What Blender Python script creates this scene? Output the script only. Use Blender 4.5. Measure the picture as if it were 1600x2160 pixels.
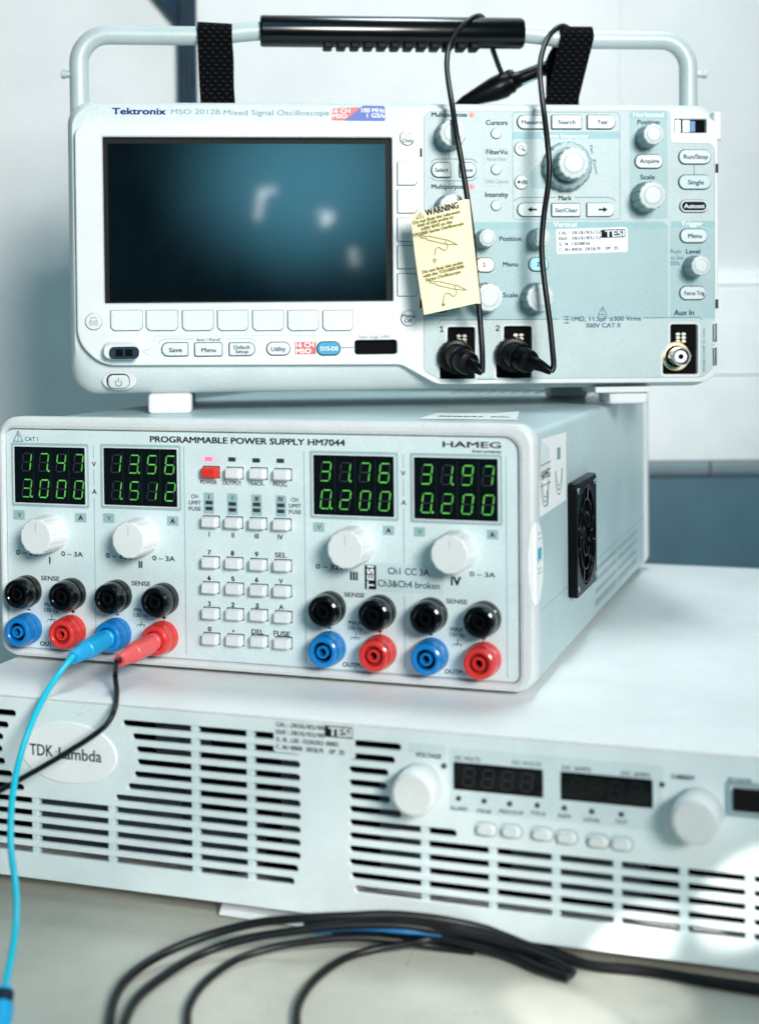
import bpy, math, random, os
from mathutils import Vector, Matrix
random.seed(7)
SC = bpy.context.scene
for o in list(bpy.data.objects): bpy.data.objects.remove(o)
R = math.radians
MM = 0.001
LIFT = 273.6                      # camera height above the desk, mm (desk top is z = 0)

# ------------------------------------------------------------------ camera
F_PX, PY0, PITCH, ROLL = 3069.3, 746.35, 0.0251, 0.0095
CAM = Matrix.Rotation(-PITCH, 3, 'X') @ Matrix.Rotation(ROLL, 3, 'Y')
cd = bpy.data.cameras.new('camera'); cam = bpy.data.objects.new('camera', cd); SC.collection.objects.link(cam)
cd.sensor_fit = 'HORIZONTAL'; cd.sensor_width = 36.0
cd.lens = F_PX/1600*36.0
cd.shift_y = -(1080-PY0)/1600
cd.clip_start, cd.clip_end = 0.02, 30
cx, cy_, cz = CAM.col[0], CAM.col[2], -CAM.col[1]
M4 = Matrix((( cx[0], cy_[0], cz[0], 0), (cx[1], cy_[1], cz[1], 0), (cx[2], cy_[2], cz[2], LIFT*MM), (0, 0, 0, 1)))
cam.matrix_world = M4
cd.dof.use_dof = True; cd.dof.focus_distance = 0.775; cd.dof.aperture_fstop = cd.lens/8.4
SC.camera = cam

# ------------------------------------------------------------------ world, lamps, exposure
w = bpy.data.worlds.new('World'); SC.world = w; w.use_nodes = True
nt = w.node_tree; bg = nt.nodes['Background']
# the room behind the camera: dim teal, with soft teal glows added for the dark screen and handle grip to mirror
n_, l_ = nt.nodes, nt.links
tcw = n_.new('ShaderNodeTexCoord')
nzw = n_.new('ShaderNodeTexNoise'); nzw.inputs['Scale'].default_value = 22; nzw.inputs['Detail'].default_value = 3
l_.new(tcw.outputs['Generated'], nzw.inputs['Vector'])
def vmath(op, a_, b_):
    v = n_.new('ShaderNodeVectorMath'); v.operation = op
    for i, q in enumerate((a_, b_)):
        if isinstance(q, (tuple, list, Vector)): v.inputs[i].default_value = tuple(q)
        else: l_.new(q, v.inputs[i])
    return v
off = vmath('SUBTRACT', nzw.outputs['Color'], (.5, .5, .5)); offs = vmath('MULTIPLY', off.outputs[0], (.014, .014, .014))
wdir = vmath('ADD', tcw.outputs['Generated'], offs.outputs[0])
def world_patch(prev, az, el, rx, rz, tilt, col, soft=1.0):
    D = Vector((math.sin(az)*math.cos(el), -math.cos(az)*math.cos(el), math.sin(el)))
    r = vmath('SUBTRACT', wdir.outputs[0], D)
    mp = n_.new('ShaderNodeMapping'); mp.vector_type = 'POINT'; mp.inputs['Rotation'].default_value = (0, R(tilt), 0); mp.inputs['Scale'].default_value = (1/rx, 1.0, 1/rz)
    l_.new(r.outputs[0], mp.inputs['Vector']); ln_ = n_.new('ShaderNodeVectorMath'); ln_.operation = 'LENGTH'; l_.new(mp.outputs[0], ln_.inputs[0])
    mr = n_.new('ShaderNodeMapRange'); mr.interpolation_type = 'SMOOTHERSTEP'; mr.inputs[1].default_value = 0; mr.inputs[2].default_value = 1; mr.inputs[3].default_value = 1; mr.inputs[4].default_value = 0
    l_.new(ln_.outputs['Value'], mr.inputs[0])
    mx = n_.new('ShaderNodeMixRGB'); mx.blend_type = 'ADD'; mx.inputs[2].default_value = (*col, 1); l_.new(mr.outputs[0], mx.inputs[0])
    if isinstance(prev, tuple): mx.inputs[1].default_value = (*prev, 1)
    else: l_.new(prev, mx.inputs[1])
    return mx.outputs[0]
wc = world_patch((.014, .075, .10), .150, .095, .120, .095, 25, (1.0, 3.7, 5.1))
wc = world_patch(wc, .05, .75, .34, .22, 0, (.4, 1.5, 2.1))  # added glow for the grip's blue sheen and a little teal fill
l_.new(wc, bg.inputs[0]); bg.inputs[1].default_value = 1.0
SC.view_settings.view_transform = 'Standard'; SC.view_settings.look = 'None'
SC.view_settings.exposure = 0.25; SC.view_settings.gamma = 1; SC.view_settings.use_curve_mapping = False
SC.render.film_transparent = False
SC.cycles.max_bounces = 6; SC.cycles.diffuse_bounces = 4; SC.cycles.glossy_bounces = 4
SC.cycles.use_denoising = True
SC.cycles.sample_clamp_indirect = 6

def area(name, pos, target, sx, sy, power, col, spread=None):
    l = bpy.data.lights.new(name, 'AREA'); l.shape = 'RECTANGLE'; l.size = sx*MM; l.size_y = sy*MM
    l.energy = power; l.color = col
    if spread: l.spread = R(spread)
    o = bpy.data.objects.new(name, l); SC.collection.objects.link(o)
    o.location = (pos[0]*MM, pos[1]*MM, (pos[2]+LIFT)*MM)
    d = Vector(target)-Vector(pos); o.rotation_euler = d.to_track_quat('-Z', 'Y').to_euler()
    return o
def spot(name, pos, axis_at, power, col, cone, blend, soft):
    l = bpy.data.lights.new(name, 'SPOT'); l.energy = power; l.color = col; l.spot_size = R(cone); l.spot_blend = blend; l.shadow_soft_size = soft*MM
    o = bpy.data.objects.new(name, l); SC.collection.objects.link(o); o.location = (pos[0]*MM, pos[1]*MM, (pos[2]+LIFT)*MM)
    o.rotation_euler = (Vector(axis_at)-Vector(pos)).to_track_quat('-Z', 'Y').to_euler(); return o
KEY = (614, -888, 569)
spot('key_lamp', KEY, (-280, 900, 300), 159.0, (1.02, 1.0, .96), 42.4, .15, 300)
area('ceiling_light', (270, 985, 1150), (130, 880, 0), 320, 260, 7.2, (.84, .97, 1.0))
SUN = (560, -260, 420)                        # low sun through gaps to the right: small patches on the rack front and desk; the widest cone is an added desk fill
for at_, cone_, pw_, bl_ in (((106, 595, -258), 1.25, 80, .3), ((96, 599, -264), 1.0, 60, .5), ((148, 582, -236), 1.7, 100, .3), ((70, 562, -273), 2.0, 42, .5), ((101, 583, -273), 2.2, 34, .6), ((5, 560, -273), 11, 44, 1.0)):
    spot('sunbeam_and_fill_lamp', SUN, at_, pw_, (1.0, .97, .92), cone_, bl_, 4)
# ------------------------------------------------------------------ materials
MATS = {}
def mat(name, col, rough=0.45, spec=0.5, metal=0.0, bump=0.0, bscale=900.0, var=0.03, vscale=35.0, emit=None, coat=0.0, rvar=0.06, speck=0.11):
    if name.startswith('ink'): spec, rough = .08, .8
    m = bpy.data.materials.new(name); m.use_nodes = True
    n, l = m.node_tree.nodes, m.node_tree.links
    b = n['Principled BSDF']
    b.inputs['Roughness'].default_value = rough; b.inputs['Metallic'].default_value = metal
    b.inputs['Specular IOR Level'].default_value = spec; b.inputs['Coat Weight'].default_value = coat
    tc = n.new('ShaderNodeTexCoord')
    nz = n.new('ShaderNodeTexNoise'); nz.inputs['Scale'].default_value = vscale; nz.inputs['Detail'].default_value = 6
    l.new(tc.outputs['Object'], nz.inputs['Vector'])
    rp = n.new('ShaderNodeValToRGB')
    c = Vector(col)
    rp.color_ramp.elements[0].position = 0.3; rp.color_ramp.elements[1].position = 0.7
    rp.color_ramp.elements[0].color = (*(c*(1-var)), 1); rp.color_ramp.elements[1].color = (*[min(1, v*(1+var)) for v in c], 1)
    l.new(nz.outputs[0], rp.inputs[0]); l.new(rp.outputs[0], b.inputs['Base Color'])
    mr = n.new('ShaderNodeMapRange'); mr.inputs[3].default_value = max(0.02, rough-rvar); mr.inputs[4].default_value = min(1, rough+rvar)
    l.new(nz.outputs[0], mr.inputs[0]); l.new(mr.outputs[0], b.inputs['Roughness'])
    if speck:
        n3 = n.new('ShaderNodeTexNoise'); n3.inputs['Scale'].default_value = 1400; n3.inputs['Detail'].default_value = 1
        n4 = n.new('ShaderNodeTexNoise'); n4.inputs['Scale'].default_value = 9; n4.inputs['Detail'].default_value = 8; n4.inputs['Roughness'].default_value = .7
        l.new(tc.outputs['Object'], n3.inputs['Vector']); l.new(tc.outputs['Object'], n4.inputs['Vector'])
        ad = n.new('ShaderNodeMath'); ad.operation = 'MULTIPLY'; l.new(n3.outputs[0], ad.inputs[0]); l.new(n4.outputs[0], ad.inputs[1])
        m3 = n.new('ShaderNodeMapRange'); m3.inputs[1].default_value = .12; m3.inputs[2].default_value = .36; m3.inputs[3].default_value = 1-speck; m3.inputs[4].default_value = 1+speck*.4
        l.new(ad.outputs[0], m3.inputs[0])
        vm = n.new('ShaderNodeVectorMath'); vm.operation = 'SCALE'; l.new(rp.outputs[0], vm.inputs[0]); l.new(m3.outputs[0], vm.inputs['Scale']); l.new(vm.outputs[0], b.inputs['Base Color'])
    if bump:
        n2 = n.new('ShaderNodeTexNoise'); n2.inputs['Scale'].default_value = bscale; n2.inputs['Detail'].default_value = 2
        bp = n.new('ShaderNodeBump'); bp.inputs['Strength'].default_value = bump; bp.inputs['Distance'].default_value = 0.0006
        l.new(tc.outputs['Object'], n2.inputs['Vector']); l.new(n2.outputs[0], bp.inputs['Height']); l.new(bp.outputs[0], b.inputs['Normal'])
    if emit:
        if name == 'digit_on':
            ne = n.new('ShaderNodeTexNoise'); ne.inputs['Scale'].default_value = 420; l.new(tc.outputs['Object'], ne.inputs['Vector'])
            me_ = n.new('ShaderNodeMapRange'); me_.inputs[1].default_value = .3; me_.inputs[2].default_value = .7; me_.inputs[3].default_value = emit[3]*.6; me_.inputs[4].default_value = emit[3]*1.5
            l.new(ne.outputs[0], me_.inputs[0]); l.new(me_.outputs[0], b.inputs['Emission Strength'])
        b.inputs['Emission Color'].default_value = (*emit[:3], 1); b.inputs['Emission Strength'].default_value = emit[3]
    MATS[name] = m
    return name
mat('white_plastic', (.77, .79, .785), .42, bump=.06)
mat('bezel_white', (.71, .73, .73), .40, bump=.06, var=.02)
mat('shell_grey', (.60, .665, .67), .48, bump=.10)
mat('panel_pale', (.475, .57, .575), .50, bump=.05)
mat('panel_light', (.68, .785, .795), .50, bump=.05)
mat('panel_teal', (.345, .49, .505), .50, bump=.05)
mat('band_teal', (.27, .47, .50), .50)
mat('button_pale', (.60, .685, .69), .42)
mat('button_grey', (.52, .64, .66), .45)
mat('soft_key', (.68, .72, .72), .40)
mat('knob_side', (.27, .38, .40), .45)
mat('knob_cap', (.60, .655, .655), .42)
mat('ring_grey', (.24, .36, .38), .42)
mat('gap', (.012, .02, .025), .7, var=.1)
mat('gap_soft', (.045, .10, .12), .6)
mat('groove', (.30, .44, .47), .6)
mat('ink_black', (.010, .014, .022), .55)
mat('ink_navy', (.008, .035, .07), .55)
mat('ink_blue', (.03, .12, .19), .55)
mat('ink_logo', (.01, .03, .20), .5)
mat('ink_grey', (.22, .34, .36), .55)
mat('ink_pale', (.22, .36, .38), .55)
mat('ink_white', (.85, .88, .88), .5)
mat('ink_green', (.04, .30, .12), .5)
mat('ink_yellow', (.27, .25, .02), .55)
mat('label_red', (.62, .10, .12), .45)
mat('label_pink', (.70, .36, .38), .5)
mat('label_blue', (.02, .08, .42), .45)
mat('key_cyan', (.02, .30, .50), .4)
mat('key_blue', (.30, .62, .76), .4)
mat('key_cream', (.80, .78, .64), .4)
mat('black_plastic', (.002, .0023, .003), .32, spec=.12, bump=.05)
mat('black_gloss', (.003, .003, .0035), .13, spec=.5, coat=.25)
mat('grip_rubber', (.0012, .0015, .002), .2, spec=.42)
mat('black_matte', (.003, .0035, .004), .6, spec=.2)
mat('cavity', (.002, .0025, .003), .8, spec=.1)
mat('cavity_part', (.05, .075, .10), .45)
mat('paper_white', (.93, .94, .93), .5)
mat('sticker_grey', (.78, .84, .85), .4)
mat('tape_clear', (.60, .72, .735), .32)
mat('paint_metal', (.50, .63, .65), .38, spec=.5, bump=.05, var=.03, vscale=18)
mat('paint_top', (.30, .43, .47), .42, bump=.08, var=.06, vscale=14)
mat('rack_white', (.89, .90, .89), .45, bump=.04, var=.02, vscale=9)
mat('rack_front', (.79, .875, .88), .46, bump=.05, var=.03)
mat('rack_rib', (.66, .78, .80), .46)
mat('alu', (.50, .585, .59), .46, metal=.12, bump=.06)
mat('alu_bright', (.85, .85, .83), .22, metal=1)
mat('screw_steel', (.35, .38, .40), .4, metal=1)
mat('gold_metal', (.86, .72, .46), .28, metal=1)
mat('pin_pale', (.85, .80, .66), .4)
mat('post_red', (.72, .035, .030), .24, coat=.3, var=.04)
mat('post_red_dark', (.33, .012, .012), .35)
mat('post_blue', (.004, .20, .56), .24, coat=.3, var=.04)
mat('plug_blue', (.004, .38, .72), .36, var=.05, bump=.1)
mat('plug_red', (.80, .10, .10), .38, var=.06, bump=.1)
mat('cable_cyan', (.004, .50, .66), .36)
mat('cable_black', (.004, .0045, .006), .40, spec=.35, bump=.15, bscale=700)
mat('key_red', (.74, .035, .020), .36)
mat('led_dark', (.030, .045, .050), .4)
mat('led_pink', (.9, .12, .22), .4, emit=(1, .16, .28, .75))
mat('digit_off', (.030, .034, .040), .3)
mat('meter_off', (.006, .007, .008), .3)
mat('digit_on', (.02, .2, .02), .4, emit=(.15, .54, .10, .62))
mat('screen_glass', (.002, .004, .006), .055, spec=.55, var=.4, vscale=30, rvar=.02)
mat('tag_paper', (.84, .74, .51), .6, bump=.2, bscale=400, var=.03)
mat('webbing', (.001, .001, .0012), .8, spec=.05)
mat('desk_beige', (.50, .50, .435), .5, bump=.12, bscale=500, var=.07, vscale=16, speck=.24)
mat('bench_mark', (.27, .25, .20), .7)
mat('bench_wear', (.62, .62, .57), .6)
mat('wall_white', (.73, .745, .75), .7, bump=.25, bscale=160, var=.02, vscale=4)
mat('duct_white', (.88, .90, .905), .45, var=.02)
mat('duct_edge', (.30, .38, .42), .5)  # white duct's lower edge, its underside shade put into the colour
mat('wall_dark', (.075, .18, .245), .6, bump=.2, bscale=300, var=.08)
mat('rail_navy', (.009, .030, .052), .5, spec=.15, var=.25, vscale=60)
mat('seal_cyan', (.03, .45, .62), .4)
mat('tape_blue', (.01, .16, .42), .4)
mat('sheet_white', (.82, .86, .87), .5)

# webbing gets a woven bump and thread highlights put into its colour
def weave(name):
    m = MATS[name]; n, l = m.node_tree.nodes, m.node_tree.links; b = n['Principled BSDF']
    tc = n.new('ShaderNodeTexCoord'); wv = n.new('ShaderNodeTexWave'); wv.inputs['Scale'].default_value = 120; wv.bands_direction = 'DIAGONAL'
    w2 = n.new('ShaderNodeTexWave'); w2.inputs['Scale'].default_value = 130; w2.bands_direction = 'Z'
    mx = n.new('ShaderNodeMath'); mx.operation = 'MULTIPLY'
    bp = n.new('ShaderNodeBump'); bp.inputs['Strength'].default_value = 1.0; bp.inputs['Distance'].default_value = 0.0012
    l.new(tc.outputs['Object'], wv.inputs['Vector']); l.new(tc.outputs['Object'], w2.inputs['Vector'])
    l.new(wv.outputs['Fac'], mx.inputs[0]); l.new(w2.outputs['Fac'], mx.inputs[1])
    cr_ = n.new('ShaderNodeValToRGB'); cr_.color_ramp.elements[0].position = .55; cr_.color_ramp.elements[0].color = (.002, .002, .0025, 1); cr_.color_ramp.elements[1].color = (.030, .038, .046, 1)
    l.new(mx.outputs[0], cr_.inputs[0]); l.new(cr_.outputs[0], b.inputs['Base Color'])
    l.new(mx.outputs[0], bp.inputs['Height']); l.new(bp.outputs[0], b.inputs['Normal'])
weave('webbing')

# ------------------------------------------------------------------ fonts and text meshes
def load_font(fn):
    try:
        p = os.path.join(bpy.utils.system_resource('DATAFILES'), 'fonts', fn)
        return bpy.data.fonts.load(p) if os.path.exists(p) else None
    except Exception:
        return None
FONTS = {'sans': None, 'mono': load_font('DejaVuSansMono.woff2'), 'plain': None, 'light': load_font('Inter.woff2')}
_tc = {}
def text_mesh(s, font, bold):
    k = (s, font, bold)
    if k in _tc: return _tc[k]
    def one(t):
        cu = bpy.data.curves.new('t', 'FONT'); cu.body = t; cu.size = 1; cu.resolution_u = 3
        if FONTS.get(font): cu.font = FONTS[font]
        ob = bpy.data.objects.new('t', cu); SC.collection.objects.link(ob)
        dg = bpy.context.evaluated_depsgraph_get(); dg.update()
        me = bpy.data.meshes.new_from_object(ob.evaluated_get(dg))
        vs = [(v.co.x, v.co.y) for v in me.vertices]; fs = [tuple(p.vertices) for p in me.polygons]
        bpy.data.meshes.remove(me); bpy.data.objects.remove(ob); bpy.data.curves.remove(cu)
        return vs, fs
    vs, fs = one(s)
    if ('H', font, bold) not in _tc and s != 'H': text_mesh('H', font, bold)
    if s == 'H': cap = (min(v[1] for v in vs), max(v[1] for v in vs))
    else: cap = _tc[('H', font, bold)][2]
    x0, x1 = min(v[0] for v in vs), max(v[0] for v in vs)
    _tc[k] = (vs, fs, cap, x0, x1)
    return _tc[k]

# ------------------------------------------------------------------ mesh builder (mm)
def rr(cx, cz, w, h, r, n=5):
    r = min(r, w/2-1e-4, h/2-1e-4); pts = []
    for sx, sz, a0 in ((1, -1, -90), (1, 1, 0), (-1, 1, 90), (-1, -1, 180)):
        for i in range(n+1):
            a = R(a0+90*i/n); pts.append((cx+sx*(w/2-r)+r*math.cos(a), cz+sz*(h/2-r)+r*math.sin(a)))
    return pts
def rr4(x0, x1, z0, z1, rs, n=5):            # radii: bottom-right, top-right, top-left, bottom-left
    pts = []
    for (sx, sz, a0), r in zip(((1, -1, -90), (1, 1, 0), (-1, 1, 90), (-1, -1, 180)), rs):
        x = x1 if sx > 0 else x0; z = z1 if sz > 0 else z0; r = max(r, .02)
        for i in range(n+1):
            a = R(a0+90*i/n); pts.append((x-sx*r+r*math.cos(a), z-sz*r+r*math.sin(a)))
    return pts
def circ(cx, cz, r, n=40): return [(cx+r*math.cos(2*math.pi*i/n), cz+r*math.sin(2*math.pi*i/n)) for i in range(n)]
def ell(cx, cz, a, b, n=56): return [(cx+a*math.cos(2*math.pi*i/n), cz+b*math.sin(2*math.pi*i/n)) for i in range(n)]
def rpoly(pts, rad, n=5):
    out = []; N = len(pts)
    if not isinstance(rad, (list, tuple)): rad = [rad]*N
    for i in range(N):
        p, a, b = Vector(pts[i]), Vector(pts[i-1]), Vector(pts[(i+1) % N])
        u, v = (a-p), (b-p); r = min(rad[i], u.length*.45, v.length*.45)
        if r < .05: out.append(tuple(p)); continue
        s, e = p+u.normalized()*r, p+v.normalized()*r
        for k in range(n+1):
            t = k/n; q = s*(1-t)**2+p*2*t*(1-t)+e*t*t; out.append(tuple(q))
    return out
def area2(p): return sum(p[i-1][0]*p[i][1]-p[i][0]*p[i-1][1] for i in range(len(p)))
def inset(p, d):
    if abs(d) < 1e-9: return p
    N = len(p); out = []
    for i in range(N):
        a, b, c = Vector(p[i-1]), Vector(p[i]), Vector(p[(i+1) % N])
        n1 = Vector((-(b-a).y, (b-a).x)); n2 = Vector((-(c-b).y, (c-b).x))
        n1 = n1.normalized() if n1.length > 1e-9 else n2.normalized(); n2 = n2.normalized() if n2.length > 1e-9 else n1
        m = (n1+n2); m = m.normalized() if m.length > 1e-6 else n1
        k = max(.35, m.dot(n1)); out.append(tuple(b+m*(d/k)))
    return out
def smooth(pts, n=8):
    P = [Vector(p) for p in pts]; out = []
    for i in range(len(P)-1):
        p0, p1, p2 = P[max(i-1, 0)], P[i], P[i+1]; p3 = P[min(i+2, len(P)-1)]
        for k in range(n):
            t = k/n; out.append(.5*((2*p1)+(p2-p0)*t+(2*p0-5*p1+4*p2-p3)*t*t+(3*p1-p0-3*p2+p3)*t**3))
    out.append(P[-1]); return out

class MB:
    def __init__(s): s.v, s.f, s.m, s.mats = [], [], [], []
    def mi(s, m):
        if m not in s.mats: s.mats.append(m)
        return s.mats.index(m)
    def add(s, vs, fs, m):
        b = len(s.v); s.v += [tuple(v) for v in vs]; i = s.mi(m)
        for f in fs: s.f.append(tuple(b+k for k in f)); s.m.append(i)
    def loft(s, outline, layers, m, cap=True, capm=None, back=False):
        if area2(outline) < 0: outline = outline[::-1]
        N = len(outline); vs = []
        for ins, y in layers: vs += [(x, y, z) for x, z in inset(outline, ins)]
        fs = []
        for L in range(len(layers)-1):
            for i in range(N):
                j = (i+1) % N; fs.append((L*N+i, L*N+j, (L+1)*N+j, (L+1)*N+i))
        s.add(vs, fs, m)
        if cap:
            ins, y = layers[-1]; s.add([(x, y, z) for x, z in inset(outline, ins)], [tuple(range(N))], capm or m)
        if back:
            ins, y = layers[0]; s.add([(x, y, z) for x, z in inset(outline, ins)], [tuple(reversed(range(N)))], m)
        return s
    def scaled(s, outline, c, layers, m, cap=True):   # loft by scaling about a centre: (scale, y)
        N = len(outline); vs = [(c[0]+(x-c[0])*k, y, c[1]+(z-c[1])*k) for k, y in layers for x, z in outline]; L = len(layers)
        s.add(vs, [(a*N+i, a*N+(i+1) % N, (a+1)*N+(i+1) % N, (a+1)*N+i) for a in range(L-1) for i in range(N)]+([tuple((L-1)*N+i for i in range(N))] if cap else []), m)
    def flat(s, outline, y, m):
        if area2(outline) < 0: outline = outline[::-1]
        s.add([(x, y, z) for x, z in outline], [tuple(range(len(outline)))], m)
    def frame(s, outline, d, y, m):          # flat line that follows a closed outline
        if area2(outline) < 0: outline = outline[::-1]
        a, b = outline, inset(outline, d); N = len(a)
        s.add([(x, y, z) for x, z in a]+[(x, y, z) for x, z in b], [(i, (i+1) % N, N+(i+1) % N, N+i) for i in range(N)], m)
    def stroke(s, pts, wd, y, m, closed=False):
        P = [Vector(p) for p in pts]; N = len(P)
        if closed: s.frame([tuple(p) for p in P], wd, y, m); return
        vs = []
        for i in range(N):
            d = (P[min(i+1, N-1)]-P[max(i-1, 0)]); d = d.normalized() if d.length > 1e-9 else Vector((1, 0)); n = Vector((-d.y, d.x))*wd/2
            vs += [(P[i].x+n.x, y, P[i].y+n.y), (P[i].x-n.x, y, P[i].y-n.y)]
        s.add(vs, [(2*i+1, 2*i+3, 2*i+2, 2*i) for i in range(N-1)], m)
    def box(s, x0, x1, y0, y1, z0, z1, m, bev=0.0):
        if bev <= 0:
            vs = [(x, y, z) for z in (z0, z1) for y in (y0, y1) for x in (x0, x1)]
            s.add(vs, [(0, 2, 3, 1), (4, 5, 7, 6), (0, 1, 5, 4), (2, 6, 7, 3), (0, 4, 6, 2), (1, 3, 7, 5)], m); return
        o = rr((x0+x1)/2, (z0+z1)/2, x1-x0, z1-z0, bev, 3)
        s.loft(o, [(bev, y1), (bev*.3, y1-bev*.3), (0, y1-bev), (0, y0+bev), (bev*.3, y0+bev*.3), (bev, y0)], m, back=True)
    def lathe(s, p0, ax, prof, m, n=36, cap=False):
        ax = Vector(ax).normalized(); u = ax.orthogonal().normalized(); w_ = ax.cross(u); p0 = Vector(p0); vs, fs = [], []
        for r, t in prof:
            for i in range(n):
                a = 2*math.pi*i/n; vs.append(p0+ax*t+(u*math.cos(a)+w_*math.sin(a))*r)
        for L in range(len(prof)-1):
            for i in range(n):
                j = (i+1) % n; fs.append((L*n+i, L*n+j, (L+1)*n+j, (L+1)*n+i))
        if cap: fs.append(tuple((len(prof)-1)*n+i for i in range(n)))
        s.add(vs, fs, m)
    def tube(s, pts, r, m, n=12, k=8, caps=True):
        P = smooth(pts, k) if k else [Vector(p) for p in pts]; N = len(P); vs, fs = [], []
        rs = r if isinstance(r, list) else None
        t = (P[1]-P[0]).normalized(); u = t.orthogonal().normalized()
        for i in range(N):
            t = (P[min(i+1, N-1)]-P[max(i-1, 0)]).normalized(); u = (u-t*u.dot(t)).normalized(); b = t.cross(u)
            rad = r if rs is None else rs[0]+(rs[1]-rs[0])*i/(N-1)
            for q in range(n):
                a = 2*math.pi*q/n; vs.append(P[i]+(u*math.cos(a)+b*math.sin(a))*rad)
        for i in range(N-1):
            for q in range(n):
                j = (q+1) % n; fs.append((i*n+q, i*n+j, (i+1)*n+j, (i+1)*n+q))
        if caps: fs += [tuple(reversed(range(n))), tuple((N-1)*n+q for q in range(n))]
        s.add(vs, fs, m)
    def ribbon(s, pts, wvec, th, m, k=8):    # strap: centre line, half-width vector(s), thickness
        P = smooth(pts, k); N = len(P); vs, fs = [], []
        W = wvec if isinstance(wvec, list) else [wvec, wvec]
        for i in range(N):
            f = i/(N-1)*(len(W)-1); a = min(int(f), len(W)-2); wv = Vector(W[a]).lerp(Vector(W[a+1]), f-a)
            t = (P[min(i+1, N-1)]-P[max(i-1, 0)]).normalized(); nn = t.cross(wv).normalized()*th/2
            vs += [P[i]-wv+nn, P[i]+wv+nn, P[i]+wv-nn, P[i]-wv-nn]
        for i in range(N-1):
            for q in range(4):
                j = (q+1) % 4; fs.append((i*4+q, i*4+j, (i+1)*4+j, (i+1)*4+q))
        fs += [(3, 2, 1, 0), tuple((N-1)*4+q for q in range(4))]
        s.add(vs, fs, m)
    def plate(s, outer, holes, y0, y1, bev, m):   # plate with real holes, front face at y0, back at y1
        cu = bpy.data.curves.new('p', 'CURVE'); cu.dimensions = '2D'; cu.fill_mode = 'BOTH'
        cu.extrude = (y1-y0)/2-bev; cu.bevel_depth = bev; cu.bevel_resolution = 1; cu.offset = -bev
        for loop in [outer]+holes:
            sp = cu.splines.new('POLY'); sp.points.add(len(loop)-1)
            for q, (x, z) in zip(sp.points, loop): q.co = (x, z, 0, 1)
            sp.use_cyclic_u = True
        ob = bpy.data.objects.new('p', cu); SC.collection.objects.link(ob)
        dg = bpy.context.evaluated_depsgraph_get(); dg.update(); me = bpy.data.meshes.new_from_object(ob.evaluated_get(dg))
        s.add([(v.co.x, (y0+y1)/2-v.co.z, v.co.y) for v in me.vertices], [tuple(p.vertices) for p in me.polygons], m)
        bpy.data.meshes.remove(me); bpy.data.objects.remove(ob); bpy.data.curves.remove(cu)
    def text(s, t, x, z, h, m, y, w=None, font='sans', bold=0.0, rot=0, align='c', shear=0.0):
        vs, fs, cap, x0, x1 = text_mesh(t, font, 0)
        k = h/(cap[1]-cap[0]); kx = k if w is None else w/(x1-x0); mid = (cap[0]+cap[1])/2
        ox = {'c': (x0+x1)/2, 'l': x0, 'r': x1}[align]; c, sn = math.cos(R(rot)), math.sin(R(rot)); out = []
        for a, b in vs:
            dz = (b-mid)*k; dx = (a-ox)*kx+shear*dz; out.append((x+dx*c-dz*sn, y, z+dx*sn+dz*c))
        e = bold*k*1.3
        if e < .004: s.add(out, fs, m)
        else:                                  # heavier letters: the same glyphs printed several times, slightly shifted
            for q, (ax, az) in enumerate(((-e, -e*.5), (e, -e*.5), (-e, e*.5), (e, e*.5), (0, 0))): s.add([(a+ax, b-q*.003, c_+az) for a, b, c_ in out], fs, m)
    def xform(s, M):
        s.v = [tuple(M @ Vector(v)) for v in s.v]; return s
    def build(s, name, parent=None, origin=None, sharp=32):
        me = bpy.data.meshes.new(name)
        o3 = Vector(origin) if origin else Vector((0, 0, 0))
        me.from_pydata([(Vector(v)-o3)*MM for v in s.v], [], s.f)
        for m in s.mats: me.materials.append(MATS[m])
        me.polygons.foreach_set('material_index', s.m); me.polygons.foreach_set('use_smooth', [True]*len(s.f))
        try: me.set_sharp_from_angle(angle=R(sharp))
        except Exception: pass
        me.update()
        o = bpy.data.objects.new(name, me); SC.collection.objects.link(o)
        if parent is not None: o.parent = parent
        elif origin: o.location = (o3.x*MM, o3.y*MM, (o3.z+LIFT)*MM)
        return o

def tag(o, label=None, cat=None, group=None, kind=None):
    for k, v in (('label', label), ('category', cat), ('group', group), ('kind', kind)):
        if v: o[k] = v
    return o
def thing(name, loc, yaw, label, cat, group=None):
    o = bpy.data.objects.new(name, None); SC.collection.objects.link(o); o.empty_display_size = .01
    o.location = (loc[0]*MM, loc[1]*MM, (loc[2]+LIFT)*MM); o.rotation_euler = (0, 0, yaw)
    return tag(o, label, cat, group)

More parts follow.
